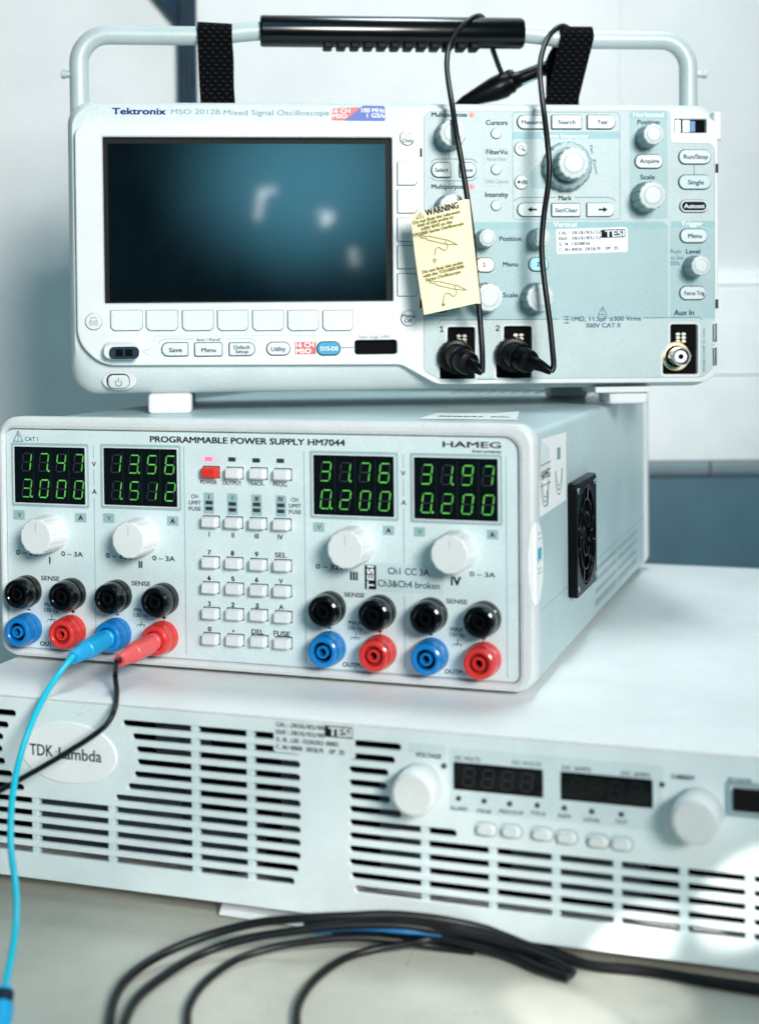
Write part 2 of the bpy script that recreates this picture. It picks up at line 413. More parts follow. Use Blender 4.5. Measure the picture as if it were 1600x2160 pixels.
# ------------------------------------------------------------------ reading positions off the device fronts
def ray(px, py): return CAM @ Vector(((px-800)/F_PX, 1, -(py-PY0)/F_PX))
class Frame:                                 # a device frame: x along the front, y into the device, z up
    def __init__(s, o, yaw): s.o = Vector(o); s.M = Matrix.Rotation(yaw, 3, 'Z'); s.yaw = yaw
    def at(s, px, py, ax=1, val=0.0):
        d = s.M.transposed() @ ray(px, py); q = s.M.transposed() @ (-s.o); t = (val-q[ax])/d[ax]; return q+d*t
    def xz(s, px, py, y=0.0): p = s.at(px, py, 1, y); return (p.x, p.z)
    def world(s, p): return s.o+s.M @ Vector(p)
    def k(s, px, py, y=0.0): return (s.at(px+5, py, 1, y)-s.at(px-5, py, 1, y)).x/10, (s.at(px, py-5, 1, y)-s.at(px, py+5, 1, y)).z/10
    def rect(s, x0, y0, x1, y1, y=0.0):
        ym, xm = (y0+y1)/2, (x0+x1)/2
        return s.at(x0, ym, 1, y).x, s.at(x1, ym, 1, y).x, s.at(xm, y1, 1, y).z, s.at(xm, y0, 1, y).z
    def rr(s, x0, y0, x1, y1, r, y=0.0, n=5):
        a, b, c, d = s.rect(x0, y0, x1, y1, y); return rr((a+b)/2, (c+d)/2, b-a, d-c, r, n)
    def pts(s, L, y=0.0): return [s.xz(a, b, y) for a, b in L]
    def text(s, mb, t, px, py, h, m, y, w=None, **kw):
        kx, kz = s.k(px, py, y); x, z = s.xz(px, py, y)
        mb.text(t, x, z, h*kz, m, y, None if w is None else w*kx, **kw)
WORLD = Frame((0, 0, 0), 0)
FS = Frame((13.59, 832.1, -42.2), 0.099)     # oscilloscope
FH = Frame((-64.22, 713.66, -175.02), -0.3229)   # bench supply
FT = Frame((20.0, 624.1, -265.62), -0.3208)  # rack supply
DZ = -LIFT                                   # desk top in camera-relative mm

# ------------------------------------------------------------------ setting: desk, wall
mb = MB(); mb.box(-900, 900, 380, 1150, DZ-30, DZ, 'desk_beige', 2)
for i in range(26):                          # hairline scratches and rub marks worn into the bench top
    x, y = random.uniform(-130, 130), random.uniform(555, 640); a_ = random.uniform(-.5, .5)+(1.57 if random.random() < .3 else 0); L_ = random.uniform(4, 26); w_ = random.uniform(.08, .22)
    dx, dy = math.cos(a_)*L_, math.sin(a_)*L_; nx, ny = -math.sin(a_)*w_, math.cos(a_)*w_
    mb.add([(x-nx, y-ny, DZ+.03), (x+dx, y+dy, DZ+.03), (x+dx+nx*.2, y+dy+ny*.2, DZ+.03), (x+nx, y+ny, DZ+.03)], [(0, 1, 2, 3)], random.choice(('bench_mark', 'bench_wear')))
for i in range(60):
    x, y, r_ = random.uniform(-130, 130), random.uniform(550, 650), random.uniform(.15, .55)
    mb.add([(x+r_*math.cos(q)*random.uniform(.6, 1.2), y+r_*math.sin(q)*random.uniform(.6, 1.2), DZ+.04) for q in (0, 1.1, 2.2, 3.3, 4.4, 5.4)], [(0, 1, 2, 3, 4, 5)], 'bench_mark')
tag(mb.build('desk', origin=(0, 700, DZ)), 'beige desk top under the stacked instruments', 'desk')
WY = 1150
mb = MB(); mb.box(-1200, 1200, WY, WY+40, DZ-300, 900, 'wall_white')
cr = []; p = WORLD.at(1312, -40, 1, WY); x, z = p.x, p.z
while z > 150:
    cr.append((x, z)); x += random.uniform(-1.3, 1.25); z -= random.uniform(2, 5)
mb.stroke(cr, .26, WY-.08, 'ink_pale')
tag(mb.build('wall', origin=(0, WY, DZ)), kind='structure')
# lower strip of wall below the duct
def wz(py): return WORLD.at(1560, py, 1, WY).z
d = thing('cable_duct', (300, WY, DZ), 0, 'white wall duct behind the instruments with a lower rounded edge', 'cable duct')
X0, X1 = 150, 800
def ductpart(name, f):
    m_ = MB(); f(m_); m_.v = [(a-300, b-WY, c-DZ) for a, b, c in m_.v]; return m_.build(name, d)
def sidebox(m_, x0, x1, prof, mt):           # profile in (y,z), swept along x
    N = len(prof); vs = [(x0, y, z) for y, z in prof]+[(x1, y, z) for y, z in prof]
    m_.add(vs, [(i, (i+1) % N, N+(i+1) % N, N+i) for i in range(N)]+[tuple(reversed(range(N))), tuple(range(N, 2*N))], mt)
def lip(m_):
    m_.box(X0, X1, WY-9, WY-.2, wz(601), wz(574), 'duct_white', 1.2)
ductpart('top_ledge', lip)
ductpart('upper_cover', lambda m_: m_.box(X0, X1, WY-16, WY-.3, wz(789), wz(603), 'duct_white', 1.5))
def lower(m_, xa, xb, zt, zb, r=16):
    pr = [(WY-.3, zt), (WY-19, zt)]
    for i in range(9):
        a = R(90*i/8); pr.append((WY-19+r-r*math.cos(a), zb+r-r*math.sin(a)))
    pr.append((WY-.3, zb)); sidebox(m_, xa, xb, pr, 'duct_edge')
xj = WORLD.at(1497, 990, 1, WY-18).x
ductpart('lower_cover', lambda m_: m_.box(X0, X1, WY-18.5, WY-.3, wz(966), wz(791), 'duct_white', 1.0))
ductpart('edge_strip', lambda m_: lower(m_, X0, xj-.6, wz(967), wz(1001), 12))
ductpart('edge_strip', lambda m_: lower(m_, xj+.6, X1, wz(967), wz(1001), 12))
ductpart('wall_shade_strip', lambda m_: m_.box(X0+5, X1, WY-5, WY-.25, DZ+5, wz(1002), 'wall_dark'))  # wall below the duct, its shade painted as a dark strip

# dark upright rail with a bracket behind the carrying handle
pl, pr_ = WORLD.at(376, 100, 1, 1138).x, WORLD.at(412, 100, 1, 1138).x
t = thing('shelf_rail', (pl, 1138, DZ), 0, 'dark navy upright wall rail behind the carrying handle', 'rail')
mb = MB(); mb.box(pl, pr_, 1138, WY-.3, 40-DZ*0, 600, 'rail_navy', .8)
for q in (.3, .62): mb.box(pl+(pr_-pl)*q-.6, pl+(pr_-pl)*q+.6, 1137.4, 1138.2, 41, 599, 'gap')
mb.v = [(a-pl, b-1138, c-DZ) for a, b, c in mb.v]; mb.build('upright', t)
mb = MB(); q = [WORLD.xz(a, b, 1140) for a, b in ((375, 54), (331, 2), (240, -110), (375, -110))]
o_ = [(a, c) for a, c in q]; mb.loft(o_, [(0, 1148), (0, 1140)], 'rail_navy', back=True)
mb.v = [(a-pl, b-1138, c-DZ) for a, b, c in mb.v]; mb.build('bracket', t)

# ------------------------------------------------------------------ bench power supply (four channel)
hs = thing('bench_power_supply', FH.o, FH.yaw, 'pale four channel bench power supply with green digits, under the oscilloscope', 'power supply')
YP = 1.6                                     # front panel plane
zt, zb, xr = FH.xz(564, 914)[1], FH.xz(564, 1405)[1], FH.xz(1093, 1150)[0]; xl = -139.2
mb = MB()                                    # cabinet
mb.loft(rr(0, 62, 282, 119, 3), [(.8, 8), (0, 9), (0, 353)], 'paint_metal', back=True, cap=True)
for row, zz in enumerate((30, 24, 17.5, 11)):          # punched vents on the right flank
    for i in range(34):
        y = 165+i*4.6
        if 235 < y < 243: continue
        h = 1.3 if row < 3 else 2.0
        vs = [(141.06, y, zz-h), (141.06, y+1.3, zz-h), (141.06, y+1.3, zz+h), (141.06, y, zz+h)]
        mb.add(vs, [(0, 1, 2, 3)], 'gap_soft')
vs = [(141.05, 9, 35), (141.05, 353, 35), (141.05, 353, 35.5), (141.05, 9, 35.5)]; mb.add(vs, [(0, 1, 2, 3)], 'groove')
for i in range(14):                          # slots in the top cover
    xx = 10+i*8.5
    mb.add([(xx, 325, 121.56), (xx+2.6, 325, 121.56), (xx+2.6, 352, 121.56), (xx, 352, 121.56)], [(0, 1, 2, 3)], 'gap')
mb.box(-138.5, 138.5, 352, 360, 5, 119, 'black_matte'); mb.build('cabinet', hs)
mb = MB(); mb.plate(rr(0, 62.5, 285, 125, 10, 8), [rr4(xl, xr, zb, zt, (4, 7, 5, 4))[::-1]], -.6, 12, 2.2, 'bezel_white'); mb.build('front_bezel', hs)
mb = MB(); mb.plate(rr(0, 62.5, 285.5, 125, 8, 6), [rr(0, 62.5, 274, 115, 5)[::-1]], 358, 368, 1.5, 'bezel_white'); mb.build('rear_frame', hs)
for x in (-115, 115):
    for y in (25, 330):
        mb = MB(); mb.lathe((x, y, 2.6), (0, 0, -1), [(8, 0), (8, 4), (7, 5.15)], 'black_matte', 20, True); mb.build('foot', hs)

mb = MB()                                    # printed front panel
mb.loft(rr4(xl+.35, xr-.35, zb+.35, zt-.35, (3.6, 6.6, 4.6, 3.6)), [(0, 6), (0, YP)], 'panel_light')
mb.flat(rr4(xl+.02, xr-.02, zb+.02, zt-.02, (3.8, 7, 5, 3.8)), YP+.8, 'gap')
Y = YP-.04
H_ = lambda t, px, py, h, w=None, m='ink_black', b=.012, f='sans', **k: FH.text(mb, t, px, py, h*(.92 if t.isdigit() else 1), m, Y-.04, w, font='light' if t.isdigit() else f, bold=.035 if t.isdigit() else b, **k)
for px, a, b in ((15, 936, 1366), (390, 942, 1378), (643, 952, 1398), (1068, 962, 1430)):
    x = FH.xz(px, (a+b)/2, Y)[0]; mb.box(x-.2, x+.2, Y-.02, YP+.1, FH.xz(px, b, Y)[1], FH.xz(px, a, Y)[1], 'groove')
for px, segs in ((199, ((940, 966), (990, 1024), (1050, 1378))), (851, ((958, 986), (1010, 1047), (1073, 1190), (1256, 1408)))):
    x = FH.xz(px, 1100, Y)[0]
    for a, b in segs: mb.box(x-.2, x+.2, Y-.02, YP+.1, FH.xz(px, b, Y)[1], FH.xz(px, a, Y)[1], 'groove')
H_('PROGRAMMABLE POWER SUPPLY HM7044', 517, 930, 12.5, 410, b=.032)
H_('HAMEG', 994, 938, 12, 122, b=.03); H_('Instruments', 1026, 952, 7, 60, b=.02)
H_('CAT I', 66, 926, 8.5, 27, 'ink_blue')
def warn_tri(mb, fr, px, py, s, m, y):
    kx, kz = fr.k(px, py, y); x, z = fr.xz(px, py, y); a = s*kx
    mb.frame([(x-a*.55, z-a*.5), (x+a*.55, z-a*.5), (x, z+a*.55)], a*.07, y, m)
    mb.box(x-a*.05, x+a*.05, y-.01, y, z-a*.12, z+a*.22, m); mb.box(x-a*.05, x+a*.05, y-.01, y, z-a*.34, z-a*.24, m)
warn_tri(mb, FH, 38, 920, 20, 'ink_blue', Y)
for px, py, t in ((198, 979, 'V'), (199, 1037, 'A'), (850, 998, 'V'), (851, 1060, 'A')): H_(t, px, py, 10, b=.02)
for px, py in ((40, 1086), (229, 1093), (672, 1112), (884, 1122)):
    mb.flat(FH.rr(px-12, py-10, px+12, py+10, .3, Y), Y, 'panel_teal'); H_('V', px+1, py, 10, m='ink_green', b=.02)
for px, py in ((170, 1092), (364, 1099), (819, 1119), (1038, 1128)):
    mb.flat(FH.rr(px-12, py-10, px+12, py+10, .3, Y), Y, 'panel_teal'); H_('A', px, py, 10, b=.03)
for px, py, w_ in ((62, 1166, 56), (251, 1173, 56), (696, 1196, 60), (905, 1205, 60)): H_('0 – 32V', px, py, 10, w_, b=.02)
for px, py, w_ in ((152, 1169, 45), (345, 1178, 47), (800, 1203, 50), (1017, 1212, 53)): 
    if px != 800: H_('0 – 3A', px, py, 10, w_, b=.02)
for t, px, py, h in (('I', 105, 1182, 14), ('II', 296, 1191, 14), ('III', 746, 1215, 17), ('IV', 961, 1226, 18)): H_(t, px, py, h, b=.03)
for px, py, w_ in ((106, 1220, 38), (297, 1231, 39), (747, 1255, 42), (963, 1269, 44)): H_('SENSE', px, py, 9, w_, b=.02)
for px, py, w_ in ((107, 1276, 26), (296, 1287, 26), (748, 1314, 26), (963, 1328, 27)):
    H_('MAX', px, py, 8, w_, 'ink_navy'); H_('150 Vp', px+1, py+11, 8, w_*1.15, 'ink_navy')
    x, z = FH.xz(px+2, py+28, Y); mb.box(x-2.1, x+2.1, Y-.02, Y, z-.9, z-.55, 'ink_navy'); mb.box(x-.17, x+.17, Y-.02, Y, z-.6, z+1.7, 'ink_navy')
    for q in (-1.9, 0, 1.9): mb.stroke([(x+q, z-.6), (x+q-.7, z-2)], .3, Y-.03, 'ink_navy')
for px, py in ((61, 1286), (248, 1297), (695, 1325), (908, 1339)):
    x, z = FH.xz(px, py, Y); mb.box(x-.95, x+.95, Y-.02, Y, z-.35, z+.35, 'ink_black')
for px, py in ((154, 1290), (346, 1303), (801, 1332), (1019, 1347)):
    x, z = FH.xz(px, py, Y); mb.box(x-1.1, x+1.1, Y-.02, Y, z-.35, z+.35, 'ink_black'); mb.box(x-.35, x+.35, Y-.03, Y, z-1.1, z+1.1, 'ink_black')
for px, py, w_ in ((109, 1359, 48), (300, 1370, 48), (748, 1403, 52), (964, 1418, 54)): H_('OUTPUT', px, py, 9, w_, b=.02)
for t, px, py, w_ in (('POWER', 440, 1017, 35), ('OUTPUT', 489, 1019, 40), ('TRACK.', 540, 1020, 34), ('PROG.', 591, 1022, 30)): H_(t, px, py, 8, w_, b=.016)
for px, py in ((440, 1062), (490, 1064), (541, 1066), (592, 1068)):
    mb.flat(FH.rr(px-11, py-23, px+11, py+22, .3, Y), Y, 'panel_teal')
for t, px, py, m in (('I', 440, 1048, 'ink_black'), ('II', 490, 1050, 'ink_green'), ('III', 541, 1052, 'ink_black'), ('IV', 592, 1053, 'ink_black')): H_(t, px, py, 9, m=m, b=.025)
for px, dy in ((411, 0), (622, 7)):
    for i, t in enumerate(('CH.', 'LIMIT', 'FUSE')): H_(t, px, 1047+dy+13*i, 8, (16, 25, 25)[i], 'ink_navy', .016)
for t, px, py in (('I', 441, 1127), ('II', 491, 1129), ('III', 541, 1131), ('IV', 591, 1133), ('7', 441, 1165), ('8', 490, 1167), ('9', 541, 1169), ('SEL', 592, 1171),
                  ('4', 441, 1219), ('5', 491, 1221), ('6', 541, 1223), ('V', 592, 1226), ('1', 442, 1273), ('2', 491, 1276), ('3', 542, 1278), ('A', 593, 1281),
                  ('0', 442, 1327), ('DEL', 543, 1333), ('FUSE', 594, 1337)):
    H_(t, px, py, 10, {'SEL': 24, 'DEL': 25, 'FUSE': 34}.get(t), b=.022)
x, z = FH.xz(492, 1331, Y); mb.box(x-.5, x+.5, Y-.02, Y, z-.5, z+.5, 'ink_black')
KEYS = [(438, 998), (488, 1000), (539, 1001), (590, 1003), (438, 1103), (487, 1105), (538, 1107), (589, 1109), (438, 1189), (488, 1191), (539, 1194), (590, 1196),
        (438, 1243), (489, 1245), (540, 1248), (590, 1250), (439, 1297), (489, 1299), (540, 1301), (591, 1305), (439, 1351), (490, 1354), (541, 1356), (591, 1360)]
kp = []
for px, py in KEYS:
    q = FH.at(px, py, 1, YP-4.2); kp.append((q.x, q.z)); mb.flat(rr(q.x+.1, q.z+.1, 9.2, 6.2, .5), Y-.01, 'gap')
mb.build('front_panel', hs)
for i, (x, z) in enumerate(kp):
    mb = MB(); mb.loft(rr(x, z, 8.4, 5.3, .9), [(-.1, YP+.5), (0, YP-2.8), (.35, YP-3.7), (.9, YP-4.2)], 'key_red' if i == 0 else 'white_plastic')
    o = mb.build('push_button', hs)
    if i == 0: o['label'] = 'red power button'
mbl = [(440, 968), (489, 969), (540, 971), (591, 972)]+[(px, py) for a, b in zip((441, 490, 541, 592), (1060, 1063, 1064, 1066)) for px, py in ((a, b), (a, b+12.5))]
for i, (px, py) in enumerate(mbl):
    mb = MB(); x, z = FH.xz(px, py, Y); h = 2.2 if i < 4 else 1.9
    mb.loft(rr(x, z, 4.0, h, .15), [(0, YP+.4), (.05, Y-.12)], 'led_pink' if i == 0 else 'led_dark'); o = mb.build('indicator_lamp', hs)
    if i == 0: o['label'] = 'lit pink power indicator'

# seven segment displays
SEG = {'0': 'abcdef', '1': 'bc', '2': 'abged', '3': 'abgcd', '4': 'fgbc', '5': 'afgcd', '6': 'afgedc', '7': 'abc', '8': 'abcdefg', '9': 'abcdfg'}
def digit(on, off, x, z, w_, h, ch, y, dot=False):
    t, g = .62, .17; sl = .13
    L = {'a': ((0, 1), (1, 1)), 'g': ((0, .5), (1, .5)), 'd': ((0, 0), (1, 0)), 'f': ((0, .5), (0, 1)), 'e': ((0, 0), (0, .5)), 'b': ((1, .5), (1, 1)), 'c': ((1, 0), (1, .5))}
    for s_, (a, b) in L.items():
        A = Vector(((a[0]-.5)*w_, (a[1]-.5)*h)); B = Vector(((b[0]-.5)*w_, (b[1]-.5)*h)); dd = (B-A).normalized(); n = Vector((-dd.y, dd.x))*t/2
        A += dd*(t*.5+g); B -= dd*(t*.5+g)
        P = [A-dd*t*.3, A+n+dd*t*.2, B+n-dd*t*.2, B+dd*t*.3, B-n-dd*t*.2, A-n+dd*t*.2]
        (on if s_ in SEG[ch] else off).flat([(x+p.x+sl*p.y, z+p.y) for p in P], y, 'digit_on' if s_ in SEG[ch] else 'digit_off')
    if dot: on.flat(circ(x+w_*.5+1.0-sl*h*.5, z-h*.5+.2, .58, 12), y-.01, 'digit_on')
DISP = [((31, 943, 180, 1062), ('1747', 1), ('3000', 0), .9), ((219, 946, 374, 1067), ('1356', 1), ('1512', 0), .8), ((661, 961, 831, 1088), ('3176', 1), ('0200', 0), .0), ((873, 966, 1050, 1097), ('3197', 1), ('0200', 0), 0)]
for (a, b, c, d_), r1, r2, off_ in DISP:
    x0, x1, z0, z1 = FH.rect(a, b, c, d_, YP); W_, Hh = x1-x0, z1-z0
    mb = MB()
    mb.loft(rr4(x0-2, x1+2, z0-2, z1+2, (1, 1, 1, 1)), [(0, YP+.1), (0, YP-.05)], 'panel_teal')
    mb.plate(rr(x0+W_/2, z0+Hh/2, W_+1.4, Hh+1.4, .8, 4), [rr(x0+W_/2, z0+Hh/2, W_, Hh, .5, 4)[::-1]], YP-.5, YP+.3, .12, 'bezel_white')
    mb.flat(rr(x0+W_/2, z0+Hh/2, W_, Hh, .5, 4), YP-.12, 'black_gloss')
    for q in (.27, .52, .77): mb.box(x0+W_*q-.08, x0+W_*q+.08, YP-.14, YP-.12, z0+1.5, z1-1.5, 'digit_off')
    disp = mb.build('display', hs)
    for (s_, dp), zz in ((r1, z1-Hh*.275), (r2, z1-Hh*.74)):
        mb = MB(); un = MB()
        for i, ch in enumerate(s_): digit(mb, un, x0+W_*(.155+.243*i)+off_, zz, W_*.115, Hh*.31, ch, YP-.20, i == dp)
        for v, f, mm_ in ((un.v, un.f, 'digit_off'),): mb.add(v, f, mm_)
        mb.build('digits', disp)

# rotary knobs
for px, py in ((107, 1124), (299, 1131), (749, 1150), (965, 1160)):
    x, z = FH.xz(px, py, YP); mb = MB()
    out = []
    for i in range(96):
        a = 2*math.pi*i/96; rad = 9.7-(.28 if i % 8 in (0, 1) else 0); out.append((x+rad*math.cos(a), z+rad*math.sin(a)))
    mb.loft(out, [(-.2, YP), (0, YP-.6), (.35, YP-13.2), (.75, YP-14.2), (1.3, YP-14.5)], 'white_plastic')
    mb.box(x-.12, x+.12, YP-14.54, YP-14.4, z+2.2, z+7, 'ink_pale')
    mb.build('knob', hs)

# binding posts
def post(px, py, body, inner, dark):
    x, z = FH.xz(px, py, YP); mb = MB(); A = (0, -1, 0); p0 = (x, YP, z)
    mb.lathe(p0, A, [(8.3, -.5), (8.3, 3.6), (8.0, 4.3), (7.6, 4.5), (7.55, 5.1), (7.9, 5.4), (8.0, 6.0), (7.75, 9.6), (7.3, 10.8), (6.5, 11.3), (5.2, 11.3), (4.8, 10.9), (4.7, 8.2)], body)
    mb.lathe(p0, A, [(4.75, 8.2), (3.0, 8.2)], dark)
    mb.lathe(p0, A, [(3.05, 8.1), (3.05, 10.7), (2.8, 11.0), (2.1, 11.0), (1.9, 10.7), (1.85, 7)], inner)
    mb.lathe(p0, A, [(1.9, 7.2), (.1, 7.2)], 'cavity')
    return mb.build('binding_post', hs)
for px, py in ((59, 1246), (152, 1252), (248, 1256), (346, 1263), (696, 1282), (801, 1290), (909, 1296), (1021, 1304)): post(px, py, 'black_gloss', 'black_gloss', 'cavity')
BLUE = [(60, 1325), (247, 1336), (696, 1366), (911, 1381)]; RED = [(152, 1330), (345, 1343), (802, 1374), (1021, 1390)]
for px, py in BLUE: post(px, py, 'post_blue', 'post_blue', 'cavity')['label'] = 'blue output post'
for px, py in RED: post(px, py, 'post_red', 'post_red', 'post_red_dark')['label'] = 'red output post'

# stickers on the bench supply
mb = MB(); yy = YP-.10
mb.loft(FH.rr(769, 1189, 936, 1251, .8, YP), [(0, YP), (.05, yy)], 'tape_clear')
mb.flat(FH.rr(769, 1192, 793, 1243, .2, yy), yy-.03, 'ink_black')
kx, kz = FH.k(781, 1217, yy); x, z = FH.xz(781, 1218, yy); mb.text('TESI', x, z, 14*kz, 'ink_white', yy-.06, 46*kx, bold=.03, rot=90)
FH.text(mb, 'Ch1 CC 3A', 861, 1206, 14, 'ink_black', yy-.04, 87, bold=.01)
FH.text(mb, 'Ch3&Ch4 broken', 861, 1233, 14, 'ink_black', yy-.04, 130, bold=.01)
mb.build('tape_label', hs)['label'] = 'clear tape label reading Ch3&Ch4 broken'
def side(px, py, x=141.0): q = FH.at(px, py, 0, x); return (q.y, q.z)
def flank(mb, outline, x, m):                # flat shape on the right flank, points (y,z)
    if area2(outline) < 0: outline = outline[::-1]
    mb.add([(x, y, z) for y, z in outline], [tuple(range(len(outline)))], m)
def flank_line(mb, pts, wd, x, m):
    t_ = MB(); t_.stroke(pts, wd, 0, m); mb.add([(x, a, c) for a, b, c in t_.v], t_.f, m)
mb = MB(); flank(mb, [side(1141, 926), side(1193, 911), side(1193, 1054), side(1134, 1094), side(1137, 1010)], 141.12, 'paper_white')
flank(mb, [side(1143, 930), side(1158, 945), side(1160, 1000), side(1140, 1005)], 141.16, 'sticker_grey')
for c_, ry, zz in ((29, 9.5, 96), (62, 9.5, 98)):
    for sc in (1, .82, .64):
        pts = [(c_+ry*sc*math.cos(R(a)), zz+12.5*sc*math.sin(R(a))) for a in range(180, 361, 12)]
        flank_line(mb, pts, .5, 141.2, 'ink_blue')
tm = MB(); tm.text('HAMEG', 0, 0, 4.2, 'ink_navy', 0, 21, bold=.02); mb.add([(141.2, 30+a, 99+c) for a, b, c in tm.v], tm.f, 'ink_navy')
for zz in (104, 94): flank_line(mb, [(18, zz), (42, zz)], .45, 141.2, 'ink_blue')
flank_line(mb, [(34, 83), (35, 86), (33, 91)], 1.4, 141.2, 'ink_black')
flank(mb, [(58, 103), (66, 103), (66, 109), (58, 109)], 141.2, 'ink_pale')
mb.build('warranty_sticker', hs)
mb = MB()                                    # round paper seal folded over the bezel's right edge
for s_, m_ in ((1, 'paper_white'),):
    zc, hh = 60.5, 19.0; prof = []
    rows = 15; vs = []; fs = []
    for i in range(rows):
        f = -1+2*i/(rows-1); g = math.sqrt(max(0.02, 1-f*f)); g *= 1+.05*math.sin(i*2.3)
        z = zc+f*hh
        vs += [(142.7-3.5*g, -.72, z), (141.9, -.55, z), (142.75, .6, z), (142.8, 3+13*g, z)]
    for i in range(rows-1):
        for q in range(3): a = i*4+q; fs.append((a, a+1, a+5, a+4))
    mb.add(vs, fs, m_)
mb.add([(142.9, 4, 67), (142.9, 12, 67), (142.9, 12, 60), (142.9, 8, 62), (142.9, 4, 60)], [(0, 1, 2, 3, 4)], 'seal_cyan')
for zz in (71, 73.5, 57, 55): mb.add([(142.9, 4, zz), (142.9, 11, zz), (142.9, 11, zz+.5), (142.9, 4, zz+.5)], [(0, 1, 2, 3)], 'ink_pale')
mb.build('paper_seal', hs)
mb = MB(); q = [FH.at(a, b, 2, 121.6) for a, b in ((882, 884), (920, 871), (1040, 872), (1098, 874), (1090, 886))]
vs = [(p.x, p.y, 121.75) for p in q]; vs[3] = (vs[3][0], vs[3][1]-4, 123.6)
mb.add(vs, [(0, 1, 2), (0, 2, 4), (2, 3, 4)], 'paper_white')
tm = MB(); tm.text('SERIAL No.', 0, 0, 6, 'ink_navy', 0, 42, bold=.02); cx_, cy2 = (vs[0][0]+vs[4][0])/2, (vs[0][1]+vs[2][1])/2-4
mb.add([(cx_+a, cy2+c, 121.9) for a, b, c in tm.v], tm.f, 'ink_navy'); mb.build('peeling_sticker', hs)

# fan guard on the flank
mb = MB(); y0, y1, z0, z1 = 84, 141, 28.5, 88.5; fc, fz = (y0+y1)/2, (z0+z1)/2
def fl_loft(mb, outline, layers, m, cap=True):
    t_ = MB(); t_.loft(outline, [(i_, -x_) for i_, x_ in layers], m, cap); mb.add([(-b, a, c) for a, b, c in t_.v], t_.f, m)
t_ = MB(); t_.plate(rr(fc, fz, y1-y0, z1-z0, 3), [circ(fc, fz, 26.5, 40)[::-1]], -146.0, -141, .7, 'black_plastic'); mb.add([(-b, a, c) for a, b, c in t_.v], t_.f, 'black_plastic')
fl_loft(mb, circ(fc, fz, 26.8), [(0, 141.05), (0, 141.1)], 'cavity')
mb.build('fan_frame', hs)
mb = MB()                                    # moulded honeycomb guard
for rad in (25.5, 18.5, 11.5): mb.tube([(145.4, fc+rad*math.cos(2*math.pi*i/40), fz+rad*math.sin(2*math.pi*i/40)) for i in range(41)], .55, 'black_plastic', 8, 0, False)
for i in range(12):
    a = 30*i; r0, r1 = (5, 11.5) if i % 2 else (11.5, 18.5)
    mb.tube([(145.3, fc+r0*math.cos(R(a)), fz+r0*math.sin(R(a))), (145.3, fc+r1*math.cos(R(a)), fz+r1*math.sin(R(a)))], .55, 'black_plastic', 8, 0)
    mb.tube([(145.3, fc+18.5*math.cos(R(a+15)), fz+18.5*math.sin(R(a+15))), (145.3, fc+26.6*math.cos(R(a+15)), fz+26.6*math.sin(R(a+15)))], .55, 'black_plastic', 8, 0)
mb.build('fan_guard', hs)
mb = MB(); fl_loft(mb, circ(fc, fz, 9), [(0, 141.1), (0, 143.4), (.8, 144)], 'black_plastic')
for i in range(7):
    a = 360/7*i; q = [(fc+r_*math.cos(R(a+d_)), fz+r_*math.sin(R(a+d_))) for r_, d_ in ((9, 0), (25, 12), (25, 42), (9, 34))]
    mb.add([(142.0+(1.4 if k_ in (0, 1) else 0), y, z) for k_, (y, z) in enumerate(q)], [(0, 1, 2, 3)], 'black_plastic')
mb.build('fan_rotor', hs)
for y in (y0+4.5, y1-4.5):
    for z in (z0+4.5, z1-4.5):
        mb = MB(); mb.lathe((145.9, y, z), (1, 0, 0), [(1.7, 0), (1.6, .4), (1.1, .7), (.1, .8)], 'screw_steel', 14); mb.build('screw', hs)

# ------------------------------------------------------------------ oscilloscope
sc_ = thing('oscilloscope', FS.o, FS.yaw, 'white bench oscilloscope with a dark screen and a tubular carrying handle, topmost instrument', 'oscilloscope')
SW, SH = 188.5, 165.95
mb = MB()
loops = []
for ins, zi, y in ((9, 9, 132), (3, 3, 126), (1.5, 1.5, 60), (0, 0, 40), (0, 0, 15), (.5, 1.2, 12.5), (1.2, 4, 9.5), (2.2, 9, 6.4), (3.4, 14.2, 4.6)):
    loops.append([(x, y, z) for x, z in rr4(-SW+ins, SW-ins, zi, SH-ins, (15, 13, 13, 15), 8)])
NL = len(loops[0]); fs = [(k*NL+i, k*NL+(i+1) % NL, (k+1)*NL+(i+1) % NL, (k+1)*NL+i) for k in range(len(loops)-1) for i in range(NL)]
fs += [tuple(reversed(range(NL))), tuple((len(loops)-1)*NL+i for i in range(NL))]
mb.add([v for L_ in loops for v in L_], fs, 'shell_grey')
mb.build('housing', sc_)
S_ = lambda L, y=0.: FS.pts(L, y)
scr = FS.rect(218, 289, 827, 637, 0)
usb = FS.rr(1423, 251, 1489, 279, .4, 0)
slot = FS.rr(748, 717, 837, 747, 1.6, 0)
def port_outline(x0, y0, x1, y1, px, py):    # tall recess that widens to the left at its foot
    return rpoly(FS.pts([(x0-16, y1), (x1, y1), (x1, y0), (x0, y0), (x0, py-24), (x0-16, py-2)], 0), [1.4, 1.4, 1.4, 1.4, .6, 3])
PORTS = [port_outline(944, 690, 1001, 800, 960, 748), port_outline(1063, 688, 1121, 797, 1078, 745), port_outline(1414, 684, 1471, 789, 1428, 750)]
white = rpoly(S_([(157, 275), (176, 259), (826, 261), (900, 228), (1478, 229), (1514, 262), (1515, 786), (1488, 806), (921, 811), (846, 769), (214, 771), (163, 722)]), [3, 5, 2, 3, 5, 5, 4, 4, 4, 3, 14, 10], 7)
if area2(white) < 0: white = white[::-1]
mb = MB(); mb.plate(white, [rr((scr[0]+scr[1])/2, (scr[2]+scr[3])/2, scr[1]-scr[0], scr[3]-scr[2], .6)[::-1], slot[::-1]]+[p[::-1] if area2(p) > 0 else p for p in PORTS]+[usb[::-1]], 0, 5.4, .8, 'bezel_white')
mb.build('front_bezel', sc_)
